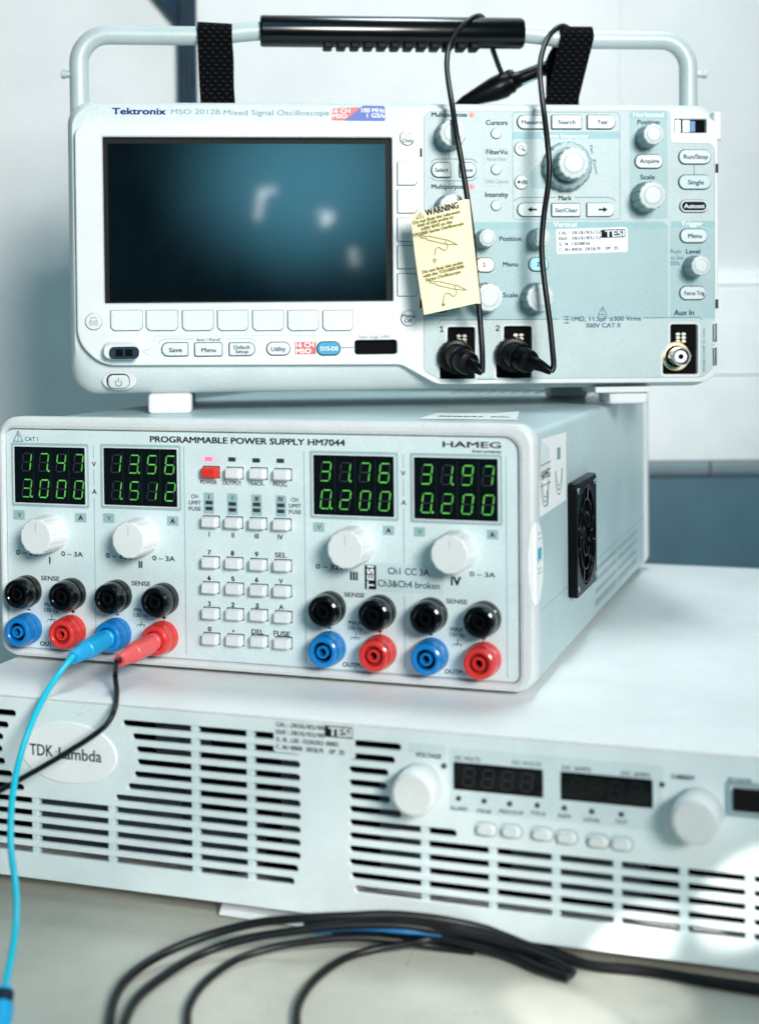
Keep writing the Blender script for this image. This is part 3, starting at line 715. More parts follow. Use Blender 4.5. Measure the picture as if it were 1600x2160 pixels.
mb = MB(); sx, sz = (scr[0]+scr[1])/2, (scr[2]+scr[3])/2; w_, h_ = scr[1]-scr[0], scr[3]-scr[2]
mb.flat(rr(sx, sz, w_-.1, h_-.1, .5), 3.2, 'black_matte'); mb.flat(rr(sx-.4, sz-1.2, w_-6, h_-4.2, .4), 3.12, 'screen_glass')
mb.build('screen', sc_)
# small lamps added behind the camera to make the white streaks in the dark screen
def mirror_lamp(px, py, wpx, hpx, tilt, level, dist=1130):
    P = FS.world(FS.at(px, py, 1, 3.1)); v = ray(px, py).normalized(); n = FS.M @ Vector((0, -1, 0)); r = v-2*v.dot(n)*n
    k = (dist+P.length)/F_PX; q = P+r*dist; sx_, sy_ = wpx*k, hpx*k
    o = area('screen_glint_lamp', q, P, sx_, sy_, math.pi*sx_*sy_*1e-6*level, (.95, 1, 1))
    o.rotation_euler = ((P-q).to_track_quat('-Z', 'Y') @ Matrix.Rotation(R(tilt), 3, 'Z').to_quaternion()).to_euler()
for a_ in ((548, 432, 9, 62, -10, 13), (566, 403, 34, 10, 18, 11), (690, 462, 13, 30, -42, 15), (681, 450, 22, 9, -28, 10), (746, 541, 9, 34, 6, 12)): mirror_lamp(*a_)
for p in PORTS:
    mb = MB(); mb.loft(inset(p, -.4) if area2(p) > 0 else inset(p[::-1], -.4), [(0, 3.8)], 'cavity'); mb.build('input_recess', sc_)
mb = MB(); mb.flat(inset(slot, -.5), 4.4, 'cavity'); mb.build('logic_slot', sc_)
mb = MB(); mb.flat(inset(usb, -.5), 4.4, 'cavity'); mb.build('usb_recess', sc_)

# printed control field
Yc, Yt = -.25, -.33
mb = MB()
fld = rpoly(S_([(893, 245), (903, 233), (1405, 232), (1413, 238), (1414, 300), (1497, 302), (1507, 312), (1507, 770), (1484, 796), (925, 800), (893, 782)]), [2, 3, 2, 1, 1, 2, 2, 6, 8, 3, 3])
if area2(fld) < 0: fld = fld[::-1]
holes = [inset(p if area2(p) > 0 else p[::-1], -1.5)[::-1] for p in PORTS]
mb.plate(fld, holes, Yc, .3, .10, 'panel_pale')
vert = rpoly(S_([(893, 469), (1397, 467), (1408, 476), (1408, 672), (1300, 673), (893, 676)]), [.2, .2, 2, .2, .2, .2])
mb.flat(vert, Yc-.02, 'panel_teal'); mb.flat(S_([(893, 469), (1397, 467), (1408, 476), (1408, 482), (893, 484)]), Yc-.035, 'band_teal')
mb.flat(rpoly(S_([(1413, 474), (1418, 466), (1500, 465), (1507, 474), (1507, 672), (1413, 672)]), [1, 1, 1, 1, .1, .1]), Yc-.02, 'panel_teal')
mb.flat(S_([(1414, 467), (1506, 466), (1506, 479), (1414, 480)]), Yc-.035, 'band_teal')
mb.flat(FS.rr(1327, 234, 1407, 461, 1.6), Yc-.02, 'panel_teal'); mb.flat(rr4(*FS.rect(1328, 235, 1406, 249), (.1, 1.5, 1.5, .1)), Yc-.035, 'band_teal')
mb.flat(S_([(1080, 278), (1307, 277), (1307, 292), (1080, 293)]), Yc-.035, 'band_teal')
mb.flat(rpoly(S_([(1115, 365), (1160, 320), (1165, 400), (1118, 396)]), .5), Yc-.01, 'panel_teal')
lw = .32
mb.frame(FS.rr(1080, 236, 1307, 463, 2.2), lw, Yc-.04, 'ink_pale')
mb.frame(FS.rr(1019, 312, 1073, 393, .8), .22, Yc-.04, 'label_pink')
mb.frame(fld, .22, Yc-.045, 'ink_pale')
def ln(L, m='ink_blue', w_=.32): mb.stroke(S_(L), w_, Yc-.05, m)
ln([(1083, 424), (1092, 418), (1100, 416), (1173, 416)]); ln([(1210, 416), (1280, 416), (1290, 418), (1297, 424)])
ln([(908, 343), (914, 337), (922, 335), (990, 335), (998, 337), (1005, 343)]); ln([(908, 374), (914, 379), (922, 381), (990, 381), (998, 379), (1005, 374)])
ln([(947, 312), (947, 335)]); ln([(947, 381), (947, 392)]); ln([(1463, 347), (1463, 368)])
ln([(924, 681), (930, 675), (1178, 673)]); ln([(1357, 670), (1474, 669), (1480, 674)])
ln([(900, 666), (955, 665), (957, 640)])
ln([(718, 733), (746, 733)])
T = lambda t, px, py, h, w=None, m='ink_navy', b=.02, **k: FS.text(mb, t, px, py, h, m, Yc-.07, w, bold=b, **k)
T('Multipurpose', 947, 241, 9.5, 74); T('Multipurpose', 947, 393, 9.5, 74); T('Cursors', 1047, 258, 10, 45); T('FilterVu', 1047, 320, 10, 44); T('Noise Filter', 1047, 335, 8, 42, 'ink_pale', .004)
T('Glitch Capture', 1047, 382, 8, 48, 'ink_pale', .004); T('Intensity', 1047, 410, 10, 48); T('Wave Inspector', 1191, 286, 9, 100, 'ink_white'); T('Mark', 1191, 417, 10, 27)
for t_, px, py in (('a', 994, 241), ('b', 994, 393)): mb.flat([FS.xz(px+7*math.cos(R(a)), py+7*math.sin(R(a))) for a in range(0, 360, 15)], Yc-.05, 'label_pink'); T(t_, px, py, 8, None, 'label_red')
T('Horizontal', 1367, 241, 9.5, 64, 'ink_white'); T('Position', 1367, 257, 9.5, 46); T('Scale', 1365, 373, 9.5, 30); T('Vertical', 1191, 473, 9.5, 48, 'ink_white'); T('Position', 1076, 503, 9.5, 46); T('Menu', 1076, 557, 9.5, 31)
T('Scale', 1076, 622, 9.5, 31); T('Trigger', 1459, 471, 9.5, 45, 'ink_white'); T('Level', 1461, 530, 9.5, 29); T('Push', 1424, 530, 8, 22, 'ink_blue', .0); T('to Set', 1427, 543, 8, 27, 'ink_blue', .0); T('50%', 1423, 555, 8, 20, 'ink_blue', 0)
T('Aux In', 1442, 659, 11, 42); T('1', 931, 694, 12, None, font='light'); T('2', 1049, 692, 12, None, font='light'); T('1MΩ, 11.5pF ≤300 Vrms', 1278, 672, 9.5, 146, 'ink_blue', .02); T('300V CAT II', 1271, 686, 9, 72, 'ink_blue', .02)
T('Pan   Zoom', 1252, 336, 6, 60, 'ink_blue', .01, rot=-78)
T('PROBE COMP 5V 1kHz', 1484, 738, 5.5, 88, 'ink_blue', .0, rot=90)
warn_tri(mb, FS, 1270, 655, 18, 'ink_blue', Yc-.05)
for q in (668, 674, 681): ln([(1190-(3 if q > 676 else 2), q), (1200, q)], w_=.5)
ln([(1195, 666), (1195, 683)])
for a_, b_ in (((888, 312), (893, 331)), ((888, 631), (893, 650))): mb.flat(S_([(a_[0]-3, a_[1]), (a_[0]+2, a_[1]), (a_[0]+2, b_[1]), (a_[0]-3, b_[1])]), -.03, 'gap')
for yy in (345, 631): mb.flat(S_([(1508, yy), (1514, yy), (1514, yy+19), (1508, yy+19)]), -.3, 'gap')
mb.build('control_field', sc_)

# printing on the bezel and on the housing strip
mb = MB()
def TB(t, px, py, h, w=None, m='ink_navy', b=.02, y=4.5, **k): FS.text(mb, t, px, py, h, m, y, w, bold=b, **k)
TB('Tektronix', 293, 234, 13, 112, 'ink_logo', .035, font='plain'); TB('MSO 2012B', 413, 235, 10, 104, 'ink_grey', .0, font='plain'); TB('Mixed Signal Oscilloscope', 583, 237, 11, 222, 'ink_pale', .005, font='plain')
ys = 4.52
mb.flat(S_([(699, 228), (770, 225), (770, 229), (730, 254), (699, 253)], ys), ys, 'label_red'); mb.flat(rpoly(S_([(726, 254), (766, 222), (811, 223), (812, 255)], ys), [.1, .5, 1, 1]), ys-.03, 'label_blue')
TB('16 CH', 719, 233, 8.5, 37, 'ink_white', .03, ys-.06); TB('MSO', 716, 244, 8.5, 30, 'ink_white', .03, ys-.06); TB('100 MHz', 786, 232, 8.5, 48, 'ink_white', .03, ys-.06); TB('1 GS/s', 792, 243, 8.5, 37, 'ink_white', .03, ys-.06)
yb = -.05
def lb(L, m='ink_pale', w_=.22): mb.stroke(FS.pts(L, yb), w_, yb, m)
lb([(335, 727), (338, 717), (346, 715), (410, 715)]); lb([(468, 715), (528, 714), (536, 717), (538, 724)]); TB('Save / Recall', 439, 716, 6, 50, 'ink_navy', .01, yb)
lb([(325, 722), (326, 709), (840, 706), (850, 712), (850, 755), (846, 760)], 'ink_pale', .12)
mb.flat(FS.rr(622, 721, 666, 747, .2, yb), yb, 'label_red'); TB('16 CH', 643, 727, 9.5, 37, 'ink_white', .03, yb-.04); TB('MSO', 640, 740, 9.5, 31, 'ink_white', .03, yb-.04)
TB('Input range, ±40V', 790, 710, 6, 66, 'ink_blue', .0, yb)
lb([(300, 741), (316, 736), (318, 733)], 'ink_pale', .25); lb([(300, 741), (310, 747), (316, 747)], 'ink_pale', .25)
mb.frame(FS.rr(scr and 216, 286, 829, 639, .8, yb), .12, yb, 'ink_pale')
mb.build('printed_marks', sc_)

# keys
def key(outline, body, h=1.1, y=0.0, gapd=.42, texts=(), name='key', gapm='gap', dish=.35, off=(-.12, -.12)):
    m_ = MB()
    if area2(outline) < 0: outline = outline[::-1]
    m_.flat([(a+off[0], c+off[1]) for a, c in inset(outline, -gapd)], y-.06, gapm)
    m_.loft(outline, [(0, y-.02), (0, y-h+dish), (dish*.4, y-h+dish*.3), (dish, y-h)], body)
    for t_ in texts:
        s_, px, py, hh, ww = t_[:5]; mm_ = t_[5] if len(t_) > 5 else 'ink_navy'
        FS.text(m_, s_, px, py, hh, mm_, y-h-.05, ww, bold=t_[6] if len(t_) > 6 else .018, font='light' if s_.isdigit() else 'sans')
    return m_
def build_key(m_, nm='key'): return m_.build(nm, sc_)
def softkey(x0, y0, x1, y1, vert):
    p = FS.pts([(x0, y1), (x1, y1), (x1, y0), (x0, y0)]); c = 1.8
    (ax, az), (bx, bz) = p[0], p[2]
    if vert: o = rpoly([(ax, az), (bx-c, az), (bx, az+c), (bx, bz-c), (bx-c, bz), (ax, bz)], [.5, .4, .4, .4, .4, .5], 3)
    else: o = rpoly([(ax+c, az), (bx-c, az), (bx, az+c), (bx, bz), (ax, bz), (ax, az+c)], [.4, .4, .4, .5, .5, .4], 3)
    m_ = key(o, 'soft_key', 1.0, gapd=.34, gapm='gap_soft', dish=.4); build_key(m_, 'soft_key')
for y0, y1 in ((341, 390), (400, 449), (459, 508), (518, 566), (577, 624)): softkey(838, y0, 880, y1, True)
for x0, x1 in ((234, 300), (309, 375), (385, 450), (459, 523), (533, 598), (607, 671), (681, 744)): softkey(x0, 654, x1, 697, False)
def rnd(px, py, r, texts=(), body='soft_key', y=0.0, gapm='gap_soft', h=1.0):
    c = FS.xz(px, py, y); return key(circ(*c, r, 32), body, h, y, .28, texts, gapm=gapm)
m_ = rnd(859, 290, 4.3, (('Only', 860, 296, 8, 23),)); kx, kz = FS.k(859, 290); c = FS.xz(859, 284)
m_.stroke([(c[0]+q*kx, c[1]+4.5*kz*math.sin(q*.52)) for q in range(-9, 10)], .24, -1.06, 'ink_navy'); build_key(m_)
build_key(rnd(861, 671, 4.3, (('Menu', 861, 666, 8, 26), ('Off', 861, 676, 8, 17))))
m_ = rnd(198, 678, 4.6); kx, kz = FS.k(198, 678); c = FS.xz(198, 678)
bx = lambda a, b, c_, d_: m_.stroke([(c[0]+q[0]*kx, c[1]-q[1]*kz) for q in ((a, b), (c_, b), (c_, d_), (a, d_), (a, b))], .26, -1.06, 'ink_navy')
bx(-9, -1, 8, 7); bx(-6, -8, 6, -1); m_.stroke([(c[0]-8*kx, c[1]-3*kz), (c[0]+7*kx, c[1]-3*kz)], .25, -1.06, 'ink_navy'); build_key(m_)
for px, py in ((1046, 281), (1046, 357), (1046, 433)): build_key(rnd(px, py, 2.9, (), 'button_grey', Yc, 'gap', .9))
def pill(x0, y0, x1, y1, rl, rr_, texts, body='button_pale', y=Yc, h=1.2, gapd=.52):
    a, b, c_, d_ = FS.rect(x0, y0, x1, y1, y); o = rr4(a, b, c_, d_, (rr_, rr_, rl, rl), 6); build_key(key(o, body, h, y, gapd, texts))
pill(342, 723, 396, 750, 3.4, .8, (('Save', 370, 738, 9, 27),), 'soft_key', 0); pill(411, 723, 468, 750, .8, .8, (('Menu', 440, 738, 9, 30),), 'soft_key', 0); pill(484, 723, 537, 749, .8, 3.4, (('Default', 510, 732, 7.5, 34), ('Setup', 510, 741, 7.5, 27)), 'soft_key', 0)
pill(563, 722, 611, 748, 3.4, 3.4, (('Utility', 587, 736, 9, 31),), 'soft_key', 0); pill(669, 721, 717, 748, 3.4, 3.4, (('D15-D0', 694, 735, 8.5, 36, 'ink_white', .02),), 'key_cyan', 0)
pill(910, 343, 949, 373, 3.8, .6, (('Select', 931, 358, 8.5, 28),)); pill(969, 343, 1003, 373, .6, 3.8, (('Fine', 985, 358, 8.5, 22),), 'button_grey')
pill(1091, 243, 1149, 271, 3.6, .6, (('Measure', 1121, 257, 8.5, 43),)); pill(1163, 243, 1225, 271, .7, .7, (('Search', 1195, 257, 8.5, 36),)); pill(1238, 243, 1296, 271, .6, 3.6, (('Test', 1270, 257, 8.5, 21),))
def arrow(m_, px, py, s):
    x, z = FS.xz(px, py, Yc); y = Yc-1.26
    m_.box(x-2.3, x+2.3, y, y+.01, z-.5, z+.5, 'ink_black'); m_.flat([(x+s*3.2, z), (x+s*.6, z+1.6), (x+s*.6, z-1.6)][::(1 if s > 0 else -1)], y-.01, 'ink_black')
for x0, x1, s, rl, r2_ in ((1091, 1148, -1, 3.6, .6), (1237, 1294, 1, .6, 3.6)):
    a, b, c_, d_ = FS.rect(x0, 428, x1, 456, Yc); m_ = key(rr4(a, b, c_, d_, (r2_, r2_, rl, rl), 6), 'button_pale', 1.2, Yc, .42); arrow(m_, (x0+x1)/2+3, 442, s); build_key(m_)
pill(1163, 429, 1222, 456, .7, .7, (('Set/Clear', 1194, 443, 8.5, 47),))
m_ = rnd(1099, 313, 3.9, (), 'button_pale', Yc, 'gap', 1.1); c = FS.xz(1097, 311); m_.frame(circ(c[0], c[1], 1.35, 20), .28, Yc-1.16, 'ink_black'); m_.stroke([(c[0]+.9, c[1]-.9), (c[0]+2.4, c[1]-2)], .7, Yc-1.16, 'ink_black'); build_key(m_)
m_ = rnd(1099, 384, 3.9, (('/II', 1105, 384, 8, 12, 'ink_black', .03),), 'button_pale', Yc, 'gap', 1.1); c = FS.xz(1094, 384); m_.flat([(c[0]-1, c[1]-1.2), (c[0]+1.2, c[1]), (c[0]-1, c[1]+1.2)], Yc-1.16, 'ink_black'); build_key(m_)
pill(1339, 326, 1396, 354, 3.6, 3.6, (('Acquire', 1369, 339, 8.5, 40),)); pill(1431, 316, 1497, 345, 3.8, 3.8, (('Run/Stop', 1467, 330, 9, 51),)); pill(1431, 369, 1497, 398, 3.8, 3.8, (('Single', 1467, 384, 9, 33),), 'button_grey')
a, b, c_, d_ = FS.rect(1433, 422, 1491, 447, Yc); m_ = key(rr4(a, b, c_, d_, (3.4,)*4, 6), 'button_pale', 1.2, Yc, .42); m_.flat(inset(rr4(a, b, c_, d_, (3.4,)*4, 6), .9), Yc-1.24, 'ink_black'); FS.text(m_, 'Autoset', 1464, 434, 8.5, 'ink_white', Yc-1.3, 43, bold=.02); build_key(m_)
pill(1434, 483, 1489, 511, 3.6, 3.6, (('Menu', 1465, 497, 9, 28),)); pill(1433, 604, 1487, 631, 3.6, 3.6, (('Force Trig', 1464, 618, 8.5, 42),))
pill(1003, 544, 1041, 573, 3.6, 3.6, (('1', 1021, 558, 9, None),), 'key_cream'); pill(1115, 543, 1155, 571, 3.6, 3.6, (('2', 1135, 557, 9, None),), 'key_blue'); pill(902, 634, 944, 658, 3.4, 3.4, (), 'label_blue')
# power key in its dished surround
m_ = MB(); c = FS.xz(250, 804, 4); 
m_.loft(ell(c[0]+.4, c[1], 9.5, 5.2), [(0, 4.55), (1.0, 4.35), (1.8, 4.5)], 'bezel_white'); m_.flat(rr(c[0]-.3, c[1], 13, 8.6, 3.6, 6), 4.3, 'gap'); m_.loft(rr(c[0], c[1]-.3, 11.6, 7.6, 3, 6), [(0, 4.3), (0, 2.6), (.5, 2.1), (1.0, 2.0)], 'soft_key')
m_.stroke([(c[0]+1.75*math.cos(R(a)), c[1]-1+1.75*math.sin(R(a))) for a in range(125, 416, 14)], .38, 1.94, 'ink_navy'); m_.stroke([(c[0], c[1]-.6), (c[0], c[1]+1.6)], .38, 1.94, 'ink_navy')
m_.v = [(x, y+1.0+(c[1]-z)*.38, z) for x, y, z in m_.v]; m_.build('power_key', sc_)
# usb socket with a dark cap on the left
m_ = MB(); a, b, c_, d_ = FS.rect(219, 727, 289, 758, 0); m_.loft(rr((a+b)/2+.2, (c_+d_)/2+.6, b-a, d_-c_, 3.3, 6), [(-1.2, -.02), (-.3, -1.2), (0, -6), (.6, -6.8)], 'soft_key')
a, b, c_, d_ = FS.rect(232, 731, 295, 757, -6.8); m_.loft(rr((a+b)/2-.4, (c_+d_)/2, b-a, d_-c_, 2.9, 6), [(0, -6.8), (0, -7.6), (.4, -8)], 'rail_navy')
for q in (-.16, .16):
    cx_ = (a+b)/2-.4+q*(b-a); m_.flat(rr(cx_, (c_+d_)/2, 4.0, 4.0, .3), -8.05, 'cavity')
m_.build('usb_socket', sc_)
# usb stick socket at the top right
m_ = MB(); a, b, c_, d_ = FS.rect(1425, 252, 1487, 278, 0); W_ = b-a
m_.box(a, a+W_*.18, 1.6, 4.2, c_, d_, 'alu_bright', .3); m_.box(a+W_*.24, a+W_*.5, 1.2, 4.2, c_, d_, 'bezel_white', .3); m_.box(a+W_*.52, a+W_*.7, 2.2, 4.2, c_+.4, d_-.4, 'tape_blue', .2); m_.build('usb_socket', sc_)
# edge flap and ground lugs on the right edge
m_ = MB(); a, b, c_, d_ = FS.rect(1504, 234, 1523, 295, 0); m_.box(a, b, .4, 12, c_, d_, 'bezel_white', 1.2); m_.build('edge_flap', sc_)
for y0, y1 in ((682, 721), (733, 771)):
    m_ = MB(); a, b, c_, d_ = FS.rect(1497, y0, 1511, y1, 0); m_.flat(rr((a+b)/2, (c_+d_)/2, b-a, d_-c_, .4), -.06, 'gap'); m_.lathe(((a+b)/2+.3, -.5, c_+.3), (0, 0, 1), [(1.1, 0), (1.1, d_-c_-.6)], 'alu_bright', 14, True); m_.box(a+1, b+3, -.6, 3, c_-1.0, c_, 'bezel_white'); m_.box(a+1, b+3, -.6, 3, d_, d_+1.0, 'bezel_white'); m_.build('ground_lug', sc_)
# knobs
def sknob(px, py, r, h, side='knob_side', capr=.62, tall=None):
    r *= .95; h += 2.0
    x, z = FS.xz(px, py, Yc); m_ = MB(); ng = max(10, int(r*1.35)); out = []
    n = ng*10
    for i in range(n):
        a = 2*math.pi*i/n; ph = (i % 10)/10; rad = r-(.05*r if ph < .18 else 0); out.append((x+rad*math.cos(a), z+rad*math.sin(a)))
    m_.loft(circ(x, z, r*1.03, 48), [(0, Yc), (0, Yc-1.0), (.3, Yc-1.3)], side)
    m_.scaled(out, (x, z), [(1, Yc-1.0), (.91, Yc-h+.9)], side, False)
    m_.scaled(out, (x, z), [(.91, Yc-h+.9), (.86, Yc-h+.25), (.77, Yc-h)], 'knob_cap')
    m_.frame(circ(x, z, r*capr, 44), .16, Yc-h-.03, 'ink_pale')
    m_.loft(circ(x, z, r*(capr-.03), 44), [(0, Yc-h+.02), (.04*r, Yc-h-.25), (.12*r, Yc-h-.32)], 'knob_cap')
    return m_.build('knob', sc_)
sknob(947, 286, 8.9, 13); sknob(946, 441, 8.9, 13); sknob(1363, 289, 7.0, 13); sknob(1360, 416, 9.2, 14)
sknob(1020, 504, 5.8, 11); sknob(1132, 503, 6.2, 11); sknob(1022, 628, 9.2, 13); sknob(1128, 628, 9.2, 13); sknob(1461, 562, 6.6, 13)
x, z = FS.xz(1193, 351, Yc); m_ = MB(); out = []
for i in range(160):
    a = 2*math.pi*i/160; rad = 14.2-(.6 if i % 10 < 2 else 0); out.append((x+rad*math.cos(a), z+rad*math.sin(a)))
m_.scaled(out, (x, z), [(1, Yc), (.98, Yc-6), (.91, Yc-7.2), (.74, Yc-7.4), (.71, Yc-6.9)], 'ring_grey'); m_.build('outer_ring', sc_)
k_ = sknob(1193, 351, 10.2, 18); k_['label'] = 'large pale knob inside a grey ring'
# input recesses: pins and the free connector
for px, py in ((973, 716), (1093, 714), (1435, 712)):
    m_ = MB()
    for i in (-6, 6):
        for j in (-7.5, 0, 7.5):
            c = FS.xz(px+i, py+j, 3.2); m_.loft(ell(c[0], c[1], 1.35, .95, 16), [(0, 3.8), (0, 3.0), (.4, 2.8)], 'pin_pale')
    m_.build('contact_pins', sc_)
x, z = FS.xz(1424, 751, 3); m_ = MB(); A = (0, -1, 0); p0 = (x, 3.6, z)
m_.lathe(p0, A, [(8.6, 0), (8.6, 1.2), (8.2, 1.6), (6.3, 1.6)], 'gold_metal'); m_.lathe(p0, A, [(5.4, 0), (5.4, 12.5), (5.0, 13), (4.5, 13), (4.4, 6)], 'alu_bright'); m_.lathe(p0, A, [(4.4, 6.2), (.1, 6.2)], 'cavity'); m_.lathe(p0, A, [(3.6, 5), (3.6, 11), (1.4, 11)], 'paper_white'); m_.lathe(p0, A, [(1.5, 11.05), (.1, 11.05)], 'cavity')
for s in (-1, 1): m_.lathe((x+s*5.2, 3.6-8, z), (s, 0, 0), [(1.1, 0), (1.1, 1.3)], 'alu_bright', 12, True)
m_.build('coaxial_socket', sc_)
# calibration sticker
def cal_sticker(fr, box, rows, parent, y, m='paper_white', ink='ink_navy', tilt=0):
    m_ = MB(); a, b, c_, d_ = fr.rect(*box, y); m_.loft(rr((a+b)/2, (c_+d_)/2, b-a, d_-c_, 1.3), [(0, y), (.04, y-.10)], m); yy = y-.13; H = d_-c_; W_ = b-a
    for i, (h1, t1) in enumerate(rows):
        zz = d_-H*(.16+.225*i); m_.text(h1, a+W_*.035, zz, H*.12, ink, yy, W_*.038*len(h1), 'mono', .022, align='l'); m_.text(t1, a+W_*.215, zz, H*.125, ink, yy, W_*(.41 if i < 2 else .036*len(t1)), 'mono', .022, align='l')
    m_.flat(rr(b-W_*.2, d_-H*.24, W_*.34, H*.34, .1), yy-.02, 'ink_black'); m_.text('TESI', b-W_*.18, d_-H*.24, H*.25, 'ink_white', yy-.05, W_*.27, 'plain', .03)
    if tilt:
        cx_, cz_ = (a+b)/2, (c_+d_)/2; m_.xform(Matrix.Translation((cx_, 0, cz_)) @ Matrix.Rotation(R(tilt), 4, 'Y') @ Matrix.Translation((-cx_, 0, -cz_)))
    m_.build('calibration_sticker', parent)
cal_sticker(FS, (1173, 481, 1323, 533), (('CAL:', '2018/03/12'), ('DUE:', '2019/03/12'), ('S.N.', 'C020016'), ('C.Nr.', '0956 2018/R  OP 35')), sc_, Yc-.05, tilt=-1.5)
# feet
for px0, px1, py in ((312, 404, 873), (1284, 1366, 852)):
    y = 8; a = FS.at(px0, 850, 1, y).x; b = FS.at(px1, 850, 1, y).x; zb_ = FS.at((px0+px1)/2, py, 1, y).z
    m_ = MB(); m_.loft(rr((a+b)/2, y+13, b-a, 26, 3), [(0, 0)]+[], 'bezel_white', cap=False)
    m_.v, m_.f, m_.m = [], [], []
    o = rr((a+b)/2, zb_/2, b-a, -zb_, 2.2); m_.loft(o, [(1.5, y+26), (0, y+24), (0, y+1.5), (.5, y+.4), (1.6, y)], 'bezel_white', back=True)
    if px0 > 1000: m_.box(a-9, b+.8, y-3, y+30, -3.2, .4, 'bezel_white', .8)
    m_.build('foot', sc_)
for x in (-133, 120):
    m_ = MB(); m_.loft(rr(x, -5.5, 24, 11.4, 2.2), [(1.5, 122), (0, 120), (0, 102), (1.5, 100)], 'bezel_white', back=True); m_.build('foot', sc_)
# carrying handle
HY = 50.0
hp = lambda px, py: FS.at(px, py, 1, HY)
zt = 210.8; rb = 17
arc = lambda cx0, sgn, angs: [(cx0+sgn*rb*math.cos(R(a)), zt-rb+rb*math.sin(R(a))) for a in angs]
L = [(-185.3, 60), (-185.3, 110), (-185.3, 150), (-185.3, 180)]+arc(-185.3+rb, -1, (0, 18, 36, 54, 72, 90))+[(-155, zt), (-140, zt), (-118, zt), (-104, zt+.3), (-92, zt+2.0), (-78, zt+3.2), (-60, zt+3.3), (0, zt+3.3)]
Rr = [(60, zt+3.3), (80, zt+3.3), (94, zt+2.0), (106, zt+.3), (120, zt), (140, zt), (155, zt)]+arc(183.8-rb, 1, (90, 72, 54, 36, 18, 0))+[(183.8, 180), (183.8, 150), (183.8, 110), (183.8, 60)]
m_ = MB(); m_.tube([(x, HY, z) for x, z in L+Rr], 5.6, 'alu', 20, 4); hd = m_.build('handle', sc_)
g = MB(); zc = zt+3.3
g.lathe((-78.5, HY, zc), (1, 0, 0), [(5, 0), (8.6, .1), (9.4, 1.2), (9.4, 157.5), (8.4, 159.3), (5, 159.5)], 'grip_rubber', 32)
for i in range(12):
    x = -41+i*8.05; g.box(x, x+5.6, HY-6.5, HY+6.5, zc-11, zc-7, 'black_matte', 1.0)
g.build('grip', hd)
for px, s in ((140, -1), (1480, 1)):
    q = hp(px, 156); m_ = MB(); x0 = (-185.3, 183.8)[s > 0]; m_.lathe((x0+s*4, HY, q.z), (s, 0, 0), [(2.1, 0), (2.1, abs(q.x-x0)-4), (2.6, abs(q.x-x0)-3.6), (2.6, abs(q.x-x0)-1.5), (2.2, abs(q.x-x0)-1)], 'alu', 14, True); m_.build('pivot_pin', hd)

# ------------------------------------------------------------------ rack power supply at the bottom
ts = thing('rack_power_supply', FT.o, FT.yaw, 'wide white rack power supply with slotted grille, lowest instrument on the desk', 'power supply')
TL, TR, TD = -246, 178, 443
slots = []
zr = [78.4-5.88*i for i in range(12)]; SH_ = 3.1
def slot_(x0, x1, i): slots.append(rr((x0+x1)/2, zr[i], x1-x0, SH_, 1.8, 4)[::-1])
for i, e in enumerate((-205.4, -209.6, -212.6, -213.2, -211.8, -208, -201.6)): slot_(-238, e, i)
for i, s0 in enumerate((-148.7, -143.9, -142, -141.6, -143.2, -146.5, -153)): slot_(s0, -60.3, i)
for i in range(7, 12): slot_(-238, (-60.4, -60.5, -60.5, -61.7, -63.6)[i-7], i)
for i, e in enumerate((-13, -15.9, -19, -19.7, -18.2, -13.3, 11.7)): slot_(-37.3, e, i)
for i in range(7, 12): slot_((-37.4, -37.5, -37.6, -36.8, -35)[i-7], 152, i)
mb = MB(); mb.plate(rr4(TL, TR, 0, 86.4, (1.5, .6, .6, 1.5), 3), slots, 0, 2.4, .4, 'rack_front'); mb.build('front_panel', ts)
mb = MB(); mb.box(TL-.6, TR+.6, -1.0, TD, 86.6, 88, 'rack_white', .5); mb.build('top_cover', ts)
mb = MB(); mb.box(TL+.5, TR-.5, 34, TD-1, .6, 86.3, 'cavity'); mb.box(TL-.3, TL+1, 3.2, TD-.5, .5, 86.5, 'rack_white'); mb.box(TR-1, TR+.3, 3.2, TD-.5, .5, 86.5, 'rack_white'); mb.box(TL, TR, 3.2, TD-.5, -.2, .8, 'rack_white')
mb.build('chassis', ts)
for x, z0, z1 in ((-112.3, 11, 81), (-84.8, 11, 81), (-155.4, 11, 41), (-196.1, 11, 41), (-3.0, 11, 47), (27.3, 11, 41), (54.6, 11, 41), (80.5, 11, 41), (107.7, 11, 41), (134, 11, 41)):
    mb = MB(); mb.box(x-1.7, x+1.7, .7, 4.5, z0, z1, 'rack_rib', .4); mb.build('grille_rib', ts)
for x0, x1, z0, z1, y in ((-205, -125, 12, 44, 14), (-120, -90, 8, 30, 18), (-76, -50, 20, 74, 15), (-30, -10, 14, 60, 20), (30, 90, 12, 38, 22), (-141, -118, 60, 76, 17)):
    mb = MB(); mb.box(x0, x1, y, 33, z0, z1, 'cavity_part', 1.5); mb.build('inner_module', ts)
